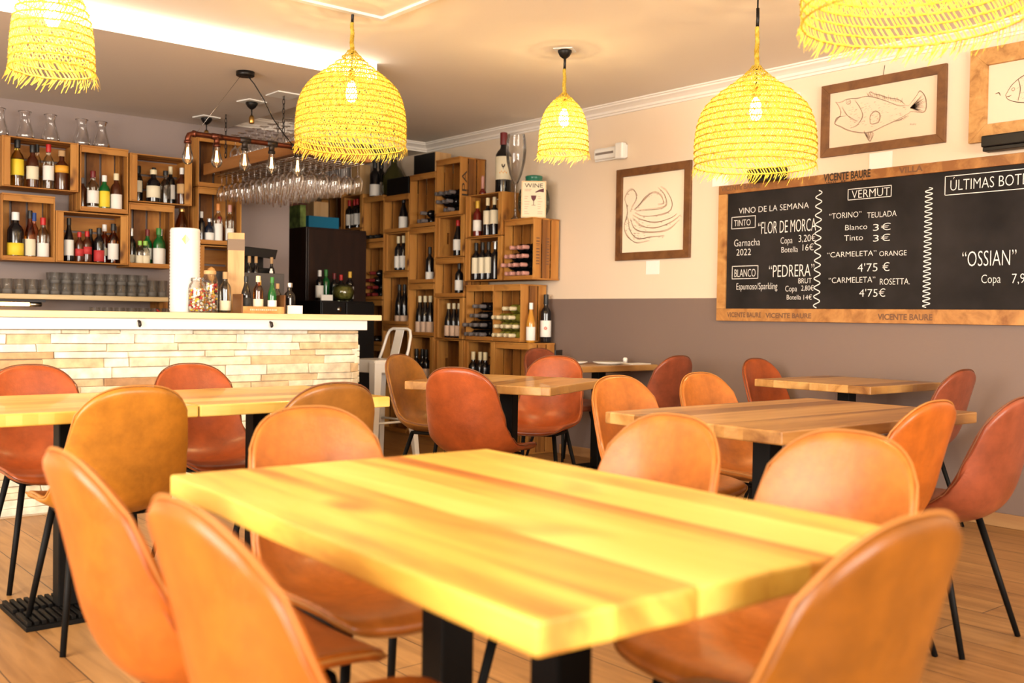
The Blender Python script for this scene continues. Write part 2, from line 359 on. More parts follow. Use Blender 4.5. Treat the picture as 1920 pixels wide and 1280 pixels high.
def copy_tree(o, parent=None, depth=0):
    c = o.copy(); COL.objects.link(c)
    if parent: c.parent = parent
    for ch in list(o.children): copy_tree(ch, c, depth+1)
    return c

# ---------------------------------------------------------------- the setting
XW, YB, HC, HS = 5.5, 7.92, 2.70, 2.589
def S(name, bm, m, **k): return build(name, bm, m, kind='structure', **k)
def sbx(name, *a, **k): return bx(name, *a, kind='structure', **k)
sbx('floor', -2.7, 5.7, -5.3, 10.7, -.1, 0, M['floor'])
bm = bmesh.new(); box(bm, -2.7, 5.7, -5.3, YB, HC, HC+.1); box(bm, 3.5, 5.7, YB, 10.7, HC-.075, HC+.1)
S('ceiling', bm, M['ceiling'])
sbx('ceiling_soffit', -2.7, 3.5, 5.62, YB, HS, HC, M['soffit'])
bm = bmesh.new(); box(bm, XW, XW+.12, -5.3, 10.7, 1.237, HC+.05, 0); box(bm, XW, XW+.12, -5.3, 10.7, 0, 1.237, 1)
S('wall_right', bm, [M['wall_cream'], M['wall_taupe']])
sbx('wall_back', -2.7, 4.08, YB, YB+.12, 0, HC, M['wall_bar'])
sbx('wall_passage', 3.96, 4.08, YB+.12, 10.6, 0, HC, M['wall_bar'])
sbx('wall_far', 4.08, XW, 10.5, 10.62, 0, HC, M['wall_cream'])
bm = bmesh.new()
for a in ((-2.7, 5.62, 0, .5), (-2.7, 5.62, 2.58, HC), (-2.7, -1.7, .5, 2.58), (4.1, 5.62, .5, 2.58)): box(bm, a[0], a[1], -5.25, -5.07, a[2], a[3])
S('wall_rear', bm, M['wall_cream'])
bm = bmesh.new()
for a in ((-5.07, 7.92, 0, .5), (-5.07, 7.92, 2.58, HC), (-5.07, -.3, .5, 2.58), (4.3, 7.92, .5, 2.58)): box(bm, -2.8, -2.62, a[0], a[1], a[2], a[3])
S('wall_left', bm, M['wall_cream'])
bm = bmesh.new()
for x in (-1.7, .2, 2.1, 4.04): box(bm, x, x+.06, -5.19, -5.13, .5, 2.58)
box(bm, -1.7, 4.1, -5.19, -5.13, .5, .56); box(bm, -1.7, 4.1, -5.19, -5.13, 2.52, 2.58); S('window_1', bm, M['white'])
bm = bmesh.new()
for y in (-.3, 1.2, 2.7, 4.24): box(bm, -2.74, -2.68, y, y+.06, .5, 2.58)
box(bm, -2.74, -2.68, -.3, 4.3, .5, .56); box(bm, -2.74, -2.68, -.3, 4.3, 2.52, 2.58); S('window_2', bm, M['white'])
# crown moulding: stepped profile along the right wall and across the bulkhead
def crown(name, a, b, inward):
    bm = bmesh.new(); a, b, n = Vector(a), Vector(b), Vector(inward)
    prof = [(0, 0), (.012, 0), (.012, .014), (.022, .018), (.026, .034), (.045, .048), (.064, .058), (.066, .068), (.078, .070), (.078, .08), (0, .08)]
    A = [bm.verts.new(a+n*p+Vector((0, 0, q))) for p, q in prof]; B = [bm.verts.new(b+n*p+Vector((0, 0, q))) for p, q in prof]
    for i in range(len(prof)): j = (i+1) % len(prof); bm.faces.new((A[i], A[j], B[j], B[i]))
    bm.faces.new(A[::-1]); bm.faces.new(B); return S(name, bm, M['moulding'])
crown('trim_1', (XW, -5.05, HC-.08), (XW, YB, HC-.08), (-1, 0, 0))
crown('trim_2', (3.5, YB, HC-.08), (XW, YB, HC-.08), (0, -1, 0))
sbx('baseboard_right', XW-.014, XW, -5.05, 6.0, 0, .075, M['baseboard'], bevel=.004)
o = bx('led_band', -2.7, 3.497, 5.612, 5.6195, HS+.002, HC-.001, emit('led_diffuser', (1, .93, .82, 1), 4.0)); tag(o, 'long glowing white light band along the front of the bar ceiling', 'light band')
# white ceiling frame the big middle lamp hangs from
def ceiling_panel():
    t = empty('ceiling_panel', (2.68, 4.42, HC), 0, 'large square white rimmed panel on the ceiling above the big middle lamp', 'ceiling panel')
    bm = bmesh.new(); h = .31
    for a in ((-h, h, -h, -h+.035), (-h, h, h-.035, h), (-h, -h+.035, -h+.035, h-.035), (h-.035, h, -h+.035, h-.035)): box(bm, a[0], a[1], a[2], a[3], -.022, 0)
    build('rim', bm, M['white'], t)
    bx('panel', -h+.035, h-.035, -h+.035, h-.035, -.008, 0, M['ceiling'], t)
ceiling_panel()

# ---------------------------------------------------------------- bar counter
def bar_counter():
    t = empty('bar_counter', (1.5, 5.95, 0), 0, 'long bar counter clad in cream and tan ledge stone with white fascia', 'bar counter')
    ox, oy = -1.5, -5.95
    bx('counter_body', -.9+ox, 3.43+ox, 5.72+oy, 6.2+oy, 0, 1.045, M['grout'], t)
    bm = bmesh.new(); r = random.Random(3); z = .005
    while z < .975:
        h = r.choice((.036, .044, .052, .06)); h = min(h, .985-z)
        x = -.9-r.random()*.2
        while x < 3.44:
            l = r.uniform(.13, .52); x1 = min(x+l, 3.44)
            if x1-x > .02:
                d = r.uniform(.004, .022); mi = r.choices(range(5), (38, 34, 15, 9, 5))[0]
                e = .0015
                v = box(bm, max(x, -.9)+e+ox, x1-e+ox, 5.72-d+oy, 5.73+oy, z+e, z+h-e, mi)
                for q in v: q.co += Vector((r.uniform(-.004, .004), r.uniform(-.003, .003), r.uniform(-.003, .003)))
            x = x1
        z += h
    # stones on the end of the bar
    z = .005
    while z < .975:
        h = r.choice((.036, .042, .05)); h = min(h, .985-z); y = 5.71
        while y < 6.2:
            y1 = min(6.2, y+r.uniform(.12, .35)); d = r.uniform(.004, .02)
            if y1-y > .02: box(bm, 3.42+ox, 3.435+d+ox, y+.0015+oy, y1-.0015+oy, z+.0015, z+h-.0015, r.choices(range(5), (38, 34, 15, 9, 5))[0])
            y = y1
        z += h
    build('stone_cladding', bm, STONES, t, bevel=.004)
    bx('fascia', -.9+ox, 3.475+ox, 5.655+oy, 5.719+oy, .988, 1.049, M['white'], t, bevel=.003)
    bx('bar_top', -.95+ox, 3.57+ox, 5.63+oy, 6.26+oy, 1.05, 1.086, M['bar_top'], t, bevel=.004)
    for x in (2.0, 2.792):
        bm = bmesh.new(); tube(bm, [(x+ox, 5.655+oy, 1.035), (x+ox, 5.638+oy, 1.03), (x+ox, 5.630+oy, 1.012), (x+ox, 5.636+oy, 1.004)], [.007, .009, .010, .006], 8)
        build('bag_hook', bm, M['iron'], t, smooth=True)
bar_counter()
t = empty('back_counter', (1.2, 7.6, 0), 0, 'low back counter running below the glass shelf behind the bar', 'counter')
bx('counter_body', -2.0, 2.55, -.2, .318, 0, 1.0, M['grey_panel'], t); bx('worktop', -2.0, 2.56,  -.22, .318, 1.001, 1.04, M['steel'], t)

# ---------------------------------------------------------------- tables
def table(x, y, sx, sy, rz, label, cols, group, ztop=.76, along='y', plate=True):
    t = empty('dining_table', (x, y, 0), rz, label, 'table', group)
    th = .042
    bm = bmesh.new(); r = random.Random(int(x*100)); n = 14
    # slightly irregular hand-cut edge
    pts = []
    for a, b, k in (((-sx/2, -sy/2), (sx/2, -sy/2), 0), ((sx/2, -sy/2), (sx/2, sy/2), 1), ((sx/2, sy/2), (-sx/2, sy/2), 2), ((-sx/2, sy/2), (-sx/2, -sy/2), 3)):
        for i in range(n):
            f = i/n; j = r.uniform(-.0025, .0025) if i else 0
            px, py = a[0]+(b[0]-a[0])*f, a[1]+(b[1]-a[1])*f
            if k in (0, 2): py += j
            else: px += j
            pts.append((px, py))
    top = [bm.verts.new((p[0], p[1], ztop)) for p in pts]; bot = [bm.verts.new((p[0], p[1], ztop-th)) for p in pts]
    bm.faces.new(top); bm.faces.new(bot[::-1])
    for i in range(len(pts)): j = (i+1) % len(pts); bm.faces.new((top[j], top[i], bot[i], bot[j]))
    build('tabletop', bm, M['table_y'] if along == 'y' else M['table_yx'] if y > 3.5 and x < 2.5 else M['table_x'], t, bevel=.005)
    lx = max(abs(c[0]) for c in cols); ly = max(abs(c[1]) for c in cols)
    bx('mounting_plate', -lx-.16, lx+.16, -ly-.16, ly+.16, ztop-th-.008, ztop-th-.0005, M['black_metal'], t)
    for cx, cy in cols:
        bx('column', cx-.037, cx+.037, cy-.037, cy+.037, .03, ztop-th-.008, M['black_metal'], t, bevel=.004)
    bm = bmesh.new(); px, py = lx+.18, ly+.18
    box(bm, -px, px, -py, py, 0, .016)
    k = int(2*px/.024)
    for i in range(k):
        x0 = -px+.006+i*.024
        for c0, c1 in ((-py+.01, -.02), (.02, py-.01)): box(bm, x0, x0+.015, c0, c1, .016, .03)
    build('base_plate', bm, M['black_metal'], t, bevel=.002)
    return t
TG = 'wooden dining tables'
table(1.145, 1.40, .79, 1.195, math.radians(-2.6), 'large bright wooden table in the foreground with two black columns', [(0, -.17), (0, .17)], TG)
table(1.10, 3.83, .675, .74, 0, 'left-hand wooden table of the joined pair before the bar', [(0, 0)], TG, along='x')
table(1.84, 3.83, .795, .74, 0, 'right-hand wooden table of the joined pair before the bar', [(0, 0)], TG, along='x')
table(3.36, 4.065, .80, .79, math.radians(26), 'small turned wooden table standing before the wine crates', [(0, 0)], TG, along='x')
table(3.15, 2.17, 1.22, .74, 0, 'long wooden table standing between the foreground table and the right wall', [(-.17, 0), (.17, 0)], TG, along='x')
table(5.06, 3.16, .72, .72, 0, 'wooden table against the right wall below the chalkboard', [(0, 0)], TG, along='x')
table(5.10, 5.17, .76, .44, 0, 'wooden table with white plates in the corner by the crates', [(0, 0)], TG, along='x')

# ---------------------------------------------------------------- chairs
def chair_meshes():
    prof = [(0, .245, .432), (.07, .215, .452), (.2, .12, .455), (.36, -.02, .437), (.47, -.115, .440), (.55, -.185, .478), (.63, -.222, .545), (.74, -.245, .640), (.87, -.268, .748), (1, -.292, .848)]
    wid = [(0, .184), (.2, .202), (.45, .208), (.55, .206), (.7, .193), (.85, .178), (1, .163)]
    lift = [(0, .004), (.2, .022), (.42, .055), (.55, .072), (.7, .055), (.86, .030), (1, .012)]
    Ns, Nu = 34, 20
    us = [math.sin((j/Nu*2-1)*PI/2*.96)/math.sin(PI/2*.96) for j in range(Nu+1)]
    def pt(u, s):
        q = 1-(1-min(1, abs(u))**2.7)**(1/2.7)
        t = .11*q+s*(1-.19*q-.11*q)
        y, z = spline(prof, t); w_ = spline(wid, t); l = spline(lift, t)
        e = 1e-3; y2, z2 = spline(prof, min(1, t+e)); y1, z1 = spline(prof, max(0, t-e))
        ty, tz = y2-y1, z2-z1; ll = math.hypot(ty, tz) or 1; ny, nz = tz/ll, -ty/ll   # toward the sitter
        return Vector((u*w_, y+ny*l*abs(u)**2.4, z+nz*l*abs(u)**2.4))
    g = [[pt(u, i/Ns) for u in us] for i in range(Ns+1)]
    nor = [[None]*(Nu+1) for _ in g]
    for i in range(Ns+1):
        for j in range(Nu+1):
            a = g[min(i+1, Ns)][j]-g[max(i-1, 0)][j]; b = g[i][min(j+1, Nu)]-g[i][max(j-1, 0)]
            n = b.cross(a).normalized()
            nor[i][j] = n
    bm = bmesh.new(); th = .030
    ti = [[bm.verts.new(g[i][j]) for j in range(Nu+1)] for i in range(Ns+1)]
    # sitter side normal: make sure it points up on the seat
    sgn = 1 if nor[8][Nu//2].z > 0 else -1
    to = [[bm.verts.new(g[i][j]-nor[i][j]*sgn*th*(1-.25*abs(us[j])**6)) for j in range(Nu+1)] for i in range(Ns+1)]
    for i in range(Ns):
        for j in range(Nu):
            bm.faces.new((ti[i][j], ti[i][j+1], ti[i+1][j+1], ti[i+1][j])); bm.faces.new((to[i][j], to[i+1][j], to[i+1][j+1], to[i][j+1]))
    per = [(0, j) for j in range(Nu)]+[(i, Nu) for i in range(Ns)]+[(Ns, j) for j in range(Nu, 0, -1)]+[(i, 0) for i in range(Ns, 0, -1)]
    rim = []
    for k, (i, j) in enumerate(per):
        c = (g[i][j]+to[i][j].co)/2
        ce = g[min(max(i, 2), Ns-2)][min(max(j, 2), Nu-2)]
        d = (g[i][j]-ce); d -= nor[i][j]*d.dot(nor[i][j]); d.normalize()
        rim.append(c+d*.009)
    rv = [bm.verts.new(p) for p in rim]
    for k in range(len(per)):
        k2 = (k+1) % len(per); (i, j), (i2, j2) = per[k], per[k2]
        bm.faces.new((ti[i][j], rv[k], rv[k2], ti[i2][j2])); bm.faces.new((rv[k], to[i][j], to[i2][j2], rv[k2]))
    bmesh.ops.recalc_face_normals(bm, faces=bm.faces)
    sh = D.meshes.new('seat_shell'); bm.to_mesh(sh); bm.free(); sh.polygons.foreach_set('use_smooth', [True]*len(sh.polygons))
    bm = bmesh.new()   # stitched piping: round the rim on the back side
    off = [p for p, (i, j) in zip(rim, per)]
    tube(bm, [p for p in off], .0028, 5, closed=True)
    pp = D.meshes.new('piping'); bm.to_mesh(pp); bm.free()
    legs = []
    for sx in (-1, 1):
        for y0, y1 in ((.135, .205), (-.095, -.215)):
            bm = bmesh.new(); tube(bm, [(sx*.135, y0, .412), (sx*.20, y1, 0)], [.0125, .0095], 10)
            m = D.meshes.new('leg'); bm.to_mesh(m); bm.free(); m.materials.append(M['black_metal']); legs.append(m)
    bm = bmesh.new()
    for y in (.135, -.095): tube(bm, [(-.14, y, .412), (.14, y, .412)], .010, 8)
    for x in (-.135, .135): tube(bm, [(x, .135, .412), (x, -.095, .412)], .010, 8)
    fr = D.meshes.new('under_frame'); bm.to_mesh(fr); bm.free(); fr.materials.append(M['black_metal'])
    return sh, pp, legs, fr
SHELL, PIPE, LEGS, FRAME = chair_meshes()
def chair(px, py, az, leath, label, tilt=0):
    """px, py: where the top of the back is seen; az: facing, degrees from +Y towards +X"""
    a = math.radians(az); d = Vector((math.sin(a), math.cos(a), 0))
    loc = Vector((px, py, 0))+d*.285
    t = empty('dining_chair', loc, -a, label, 'chair', 'leather shell chairs')
    sh = SHELL.copy(); sh.materials.clear(); sh.materials.append(M[leath])
    o = link('seat_shell', sh, t); md = o.modifiers.new('smooth', 'SUBSURF'); md.levels = 1; md.render_levels = 1
    p = PIPE.copy(); p.materials.append(M['seam_l'] if leath in ('tan', 'orange', 'amber', 'honey') else M['seam_d']); q = link('piping', p, o)
    for m in LEGS: link('leg', m, t)
    link('under_frame', FRAME, t)
    return t
chair(1.19, 4.66, 180, 'cognac', 'red-brown chair against the stone bar, cut by the left edge')
chair(1.84, 4.52, 180, 'cognac', 'red-brown chair facing us before the stone bar, behind the joined tables')
chair(1.145, 3.255, 0, 'tan', 'golden tan chair seen from behind at the left joined table')
chair(1.775, 3.10, 0, 'brown', 'brown tan chair seen from behind at the right joined table')
chair(1.25, 2.30, 180, 'orange', 'pale tan chair at the far end of the foreground table')
chair(.53, 1.80, 90, 'amber', 'orange tan chair at far left of the foreground table')
chair(.515, 1.245, 90, 'amber', 'orange tan chair at near left of the foreground table')
chair(1.90, 1.675, 270, 'orange', 'light tan chair on the far right side of the foreground table')
chair(1.95, 1.215, 270, 'orange', 'light tan chair on the near right side of the foreground table')
chair(1.185, .66, 0, 'honey', 'golden brown chair closest to us at lower right, seen from behind')
chair(3.37, 5.10, 160, 'brown', 'brown chair beside the white bar stool, facing right')
chair(2.80, 3.76, 63, 'cognac', 'red-brown chair seen from behind at the small turned table')
chair(4.20, 4.63, 241, 'cognac', 'red-brown chair to the right of the small turned table')
chair(5.09, 5.80, 180, 'maroon', 'red-brown chair directly in front of the wine crates')
chair(5.05, 4.40, 0, 'maroon', 'dark red-brown chair seen from behind at the table with plates')
chair(3.00, 2.92, 180, 'orange', 'orange chair at left on the far side of the long table')
chair(3.54, 2.93, 180, 'orange', 'orange chair at right on the far side of the long table')
chair(5.20, 3.87, 180, 'cognac', 'red-brown chair left of the table below the chalkboard')
chair(5.13, 2.545, 0, 'maroon', 'dark red-brown chair right of the table below the chalkboard')
chair(2.98, 1.57, 0, 'amber', 'bright amber tan chair on the near side of the long table')
chair(3.42, 1.50, 0, 'maroon', 'red-brown chair cut by the right edge of the picture')

# ---------------------------------------------------------------- bar stools
def stool(x, y, rz, label):
    t = empty('bar_stool', (x, y, 0), rz, label, 'bar stool', 'white metal bar stools')
    W = M['white_metal']
    bm = bmesh.new()
    box(bm, -.155, .155, -.155, .155, .742, .76)
    for a in (-1, 1):
        box(bm, -.16, .16, a*.16-.006, a*.16+.006, .665, .757); box(bm, a*.16-.006, a*.16+.006, -.16, .16, .665, .757)
    build('seat', bm, W, t, bevel=.006)
    for sx in (-1, 1):
        for sy in (-1, 1):
            bm = bmesh.new(); v = []
            for f, s in ((0, .035), (1, .018)):
                cx, cy, z = sx*(.145+.065*f), sy*(.145+.065*f), .74*(1-f)
                v.append([bm.verts.new((cx+a*s, cy+b*s, z)) for a, b in ((-1, -1), (1, -1), (1, 1), (-1, 1))])
            for k in range(4): bm.faces.new((v[0][k], v[0][(k+1) % 4], v[1][(k+1) % 4], v[1][k]))
            bm.faces.new(v[0][::-1]); bm.faces.new(v[1]); build('leg', bm, W, t, bevel=.004)
    bm = bmesh.new(); q = .185
    for z, q in ((.30, .178),):
        for a, b in (((-q, -q), (q, -q)), ((q, -q), (q, q)), ((q, q), (-q, q)), ((-q, q), (-q, -q))): tube(bm, [(a[0], a[1], z), (b[0], b[1], z)], .009, 8)
    build('footrest', bm, W, t, smooth=True)
    bm = bmesh.new()
    tube(bm, [(-.15, -.14, .755), (-.145, -.17, .83), (-.135, -.20, .93), (-.115, -.212, .972), (-.08, -.215, .985), (.08, -.215, .985), (.115, -.212, .972), (.135, -.20, .93), (.145, -.17, .83), (.15, -.14, .755)], .011, 8)
    build('back_frame', bm, W, t, smooth=True)
    bm = bmesh.new(); v = []
    for z, y in ((.75, -.15), (.83, -.172), (.92, -.198), (.982, -.216)): v.append([bm.verts.new((x_, y_, z)) for x_, y_ in ((-.045, y-.003), (.045, y-.003), (.045, y+.003), (-.045, y+.003))])
    for a, b in zip(v, v[1:]):
        for k in range(4): bm.faces.new((a[k], a[(k+1) % 4], b[(k+1) % 4], b[k]))
    bm.faces.new(v[0][::-1]); bm.faces.new(v[-1]); build('back_slat', bm, W, t)
stool(4.06, 6.45, math.radians(98), 'white metal bar stool with low back at the end of the bar')
stool(3.75, 6.79, math.radians(98), 'white metal bar stool half hidden behind the end of the bar')

# ---------------------------------------------------------------- crates
def crate(cx, cy, z0, w_, h, rz, label, upright, d=.28, group='wooden wine crates', slot=False):
    """cx, cy: middle of the opening; local -y is the open side"""
    t = empty('wooden_crate', (cx, cy, z0), rz, label, 'crate', group)
    w2 = w_/2; g = .013; e = .012
    vm, hm = M['crate_v'], M['crate_h']
    def end(x0, x1, z0, z1, hole):
        bm = bmesh.new()
        if not hole: box(bm, x0, x1, 0, d, z0, z1)
        elif x1-x0 < .05:     # vertical end panel, slot runs upright
            zc = (z0+z1)/2; yc = d*.5
            box(bm, x0, x1, 0, yc-.014, z0, z1); box(bm, x0, x1, yc+.014, d, z0, z1)
            box(bm, x0, x1, yc-.014, yc+.014, z0, zc-.05); box(bm, x0, x1, yc-.014, yc+.014, zc+.05, z1)
        build('end_panel', bm, hm if x1-x0 > .05 else vm, t, bevel=.002)
    if upright:
        end(-w2, w2, 0, e, False); end(-w2, w2, h-e, h, False)
        for s in (-1, 1):
            bm = bmesh.new(); k = 3; sw = d/k
            for i in range(k): box(bm, min(s*w2, s*(w2-.008)), max(s*w2, s*(w2-.008)), i*sw+g*.5, (i+1)*sw-g*.5, e, h-e)
            build('side_panel', bm, vm, t, bevel=.0015)
        bm = bmesh.new(); k = 3; sw = (w_-.018)/k
        for i in range(k): box(bm, -w2+.009+i*sw+g*.6, -w2+.009+(i+1)*sw-g*.6, d-.010, d-.002, e, h-e)
        build('slatted_base', bm, vm, t, bevel=.0015)
        for a, b in ((e, .033), (h-.052, h-e)): bx('front_rail', -w2+.009, w2-.009, .004, .018, a, b, hm, t, bevel=.002)
    else:
        end(-w2, -w2+e, 0, h, slot); end(w2-e, w2, 0, h, slot)
        for a, b in ((0, .008), (h-.008, h)):
            bm = bmesh.new(); sw = d/3
            for i in range(3): box(bm, -w2+e, w2-e, i*sw+g*.5, (i+1)*sw-g*.5, a, b)
            build('side_panel', bm, hm, t, bevel=.0015)
        bm = bmesh.new(); sw = (h-.018)/3
        for i in range(3): box(bm, -w2+e, w2-e, d-.010, d-.002, .009+i*sw+g*.6, .009+(i+1)*sw-g*.6)
        build('slatted_base', bm, hm, t, bevel=.0015)
        for a, b in ((-w2+e, -w2+.055), (w2-.055, w2-e)): bx('front_post', a, b, .004, .018, .009, h-.009, vm, t, bevel=.002)
    return t

# ---------------------------------------------------------------- bottles
BP = {
 'bordeaux': [(0, .012), (.8, 0), (.97, .008), (1, .03), (1, .60), (.95, .645), (.72, .70), (.46, .735), (.39, .77), (.37, .96), (.43, .965), (.43, .99), (.38, 1), (0, 1)],
 'burgundy': [(0, .012), (.8, 0), (.97, .008), (1, .03), (1, .46), (.93, .54), (.74, .63), (.52, .72), (.40, .80), (.35, .88), (.35, .96), (.42, .965), (.42, .99), (.36, 1), (0, 1)],
 'spirit': [(0, .012), (.8, 0), (.97, .008), (1, .03), (1, .57), (.96, .63), (.75, .70), (.46, .75), (.40, .79), (.39, .97), (.36, .98), (0, .98)],
 'squat': [(0, .012), (.8, 0), (.97, .008), (1, .03), (1, .50), (.97, .58), (.80, .67), (.50, .72), (.36, .76), (.36, .97), (0, .97)],
 'flask': [(0, .012), (.8, 0), (.97, .008), (1, .05), (.97, .35), (.82, .55), (.58, .70), (.42, .82), (.38, .90), (.36, .97), (0, .97)]}
CAPZ = {'bordeaux': (.80, .455), 'burgundy': (.84, .44), 'spirit': (.83, .47), 'squat': (.86, .50), 'flask': (.88, .46)}
BM = {}
def _bm(kind):
    if kind in BM: return BM[kind]
    out = []
    bm = bmesh.new(); lathe(bm, BP[kind], 20); me = D.meshes.new('glass_body'); bmesh.ops.recalc_face_normals(bm, faces=bm.faces); bm.to_mesh(me); bm.free(); out.append(me)
    z, r = CAPZ[kind]
    bm = bmesh.new(); lathe(bm, [(r*.9, z), (r, z+.004), (r, 1.0), (r*.85, 1.006), (0, 1.006)], 14); me = D.meshes.new('cap'); bm.to_mesh(me); bm.free(); out.append(me)
    bm = bmesh.new(); n = 14; a0, a1 = -PI/2-1.45, -PI/2+1.45
    v = [[bm.verts.new((rr*math.cos(a0+(a1-a0)*i/n), rr*math.sin(a0+(a1-a0)*i/n), q)) for rr, q in ((1.004, 0), (1.02, 0), (1.02, 1), (1.004, 1))] for i in range(n+1)]
    for i in range(n):
        for k in range(4): bm.faces.new((v[i][k], v[i+1][k], v[i+1][(k+1) % 4], v[i][(k+1) % 4])).smooth = (k == 1)
    bm.faces.new(v[0]); bm.faces.new(v[-1][::-1]); bmesh.ops.recalc_face_normals(bm, faces=bm.faces)
    me = D.meshes.new('label'); bm.to_mesh(me); bm.free(); out.append(me)
    BM[kind] = out; return out
def put(name, me, m, parent):
    o = link(name, me, parent)
    if not len(me.materials): me.materials.append(m)
    o.material_slots[0].link = 'OBJECT'; o.material_slots[0].material = m
    return o
def bottle(x, y, z, h, r, kind, glass, cap, lab, label, group=None, face=-30, lz=(.14, .44), lab2=None, lie=False, name='bottle', cat='bottle', tilt=0):
    t = empty(name, (x, y, z), math.radians(face), label, cat, group)
    t.scale = (r, r, h)
    if lie: t.rotation_euler = (0, -PI/2+tilt, 0)
    b, c, l = _bm(kind)
    put('glass_body', b, G[glass], t)
    if cap: put('cap', c, K[cap], t)
    for q, lc in ((lz, lab), ((.04, .11), lab2)):
        if lc:
            o = put('label', l, LB[lc], t); o.location = (0, 0, q[0]); o.scale = (1, 1, q[1]-q[0])
    return t

# bar wall: crates with spirits (opening plane Y = 7.62)
YC = 7.62
BAR = {'top left crate': (1.757, 2.262, 1.936, 2.284, False), 'second top crate': (2.274, 2.616, 1.806, 2.280, True), 'third top crate': (2.628, 3.10, 1.905, 2.262, False),
       'lower left crate': (1.757, 2.104, 1.428, 1.890, True), 'lower middle crate': (2.108, 2.618, 1.430, 1.795, False), 'lower right crate': (2.624, 2.966, 1.416, 1.896, True),
       'crate by the glass rack': (3.15, 3.51, 1.620, 2.06, True)}
CL = {'top left crate': 'level wooden crate at top left of the bar wall', 'second top crate': 'upright wooden crate in the top row between two level bar crates', 'third top crate': 'level wooden crate at the right of the top bar row',
      'lower left crate': 'upright wooden crate at lower left of the bar wall', 'lower middle crate': 'level wooden crate in the middle of the lower bar row', 'lower right crate': 'upright wooden crate at the right of the lower bar row', 'crate by the glass rack': 'upright wooden crate behind the hanging glasses beside the grey wall'}
for k, (a, b, z0, z1, up) in BAR.items(): crate((a+b)/2, YC, z0, b-a, z1-z0, 0, CL[k], up, group='crates on the bar wall')
crate(3.33, YC, 2.064, .36, .40, 0, 'topmost wooden crate of the bar wall behind the pipe lamp', True, group='crates on the bar wall')
crate(3.33, YC, 1.20, .36, .41, 0, 'dark lower wooden crate behind the tall bar top box', False, group='crates on the bar wall')
bx0 = bx('wooden_ledge', 2.972, 3.142, 7.62, 7.918, 1.66, 1.68, M['crate_h']); tag(bx0, 'narrow wooden ledge holding the amber bottle between two bar crates', 'ledge')
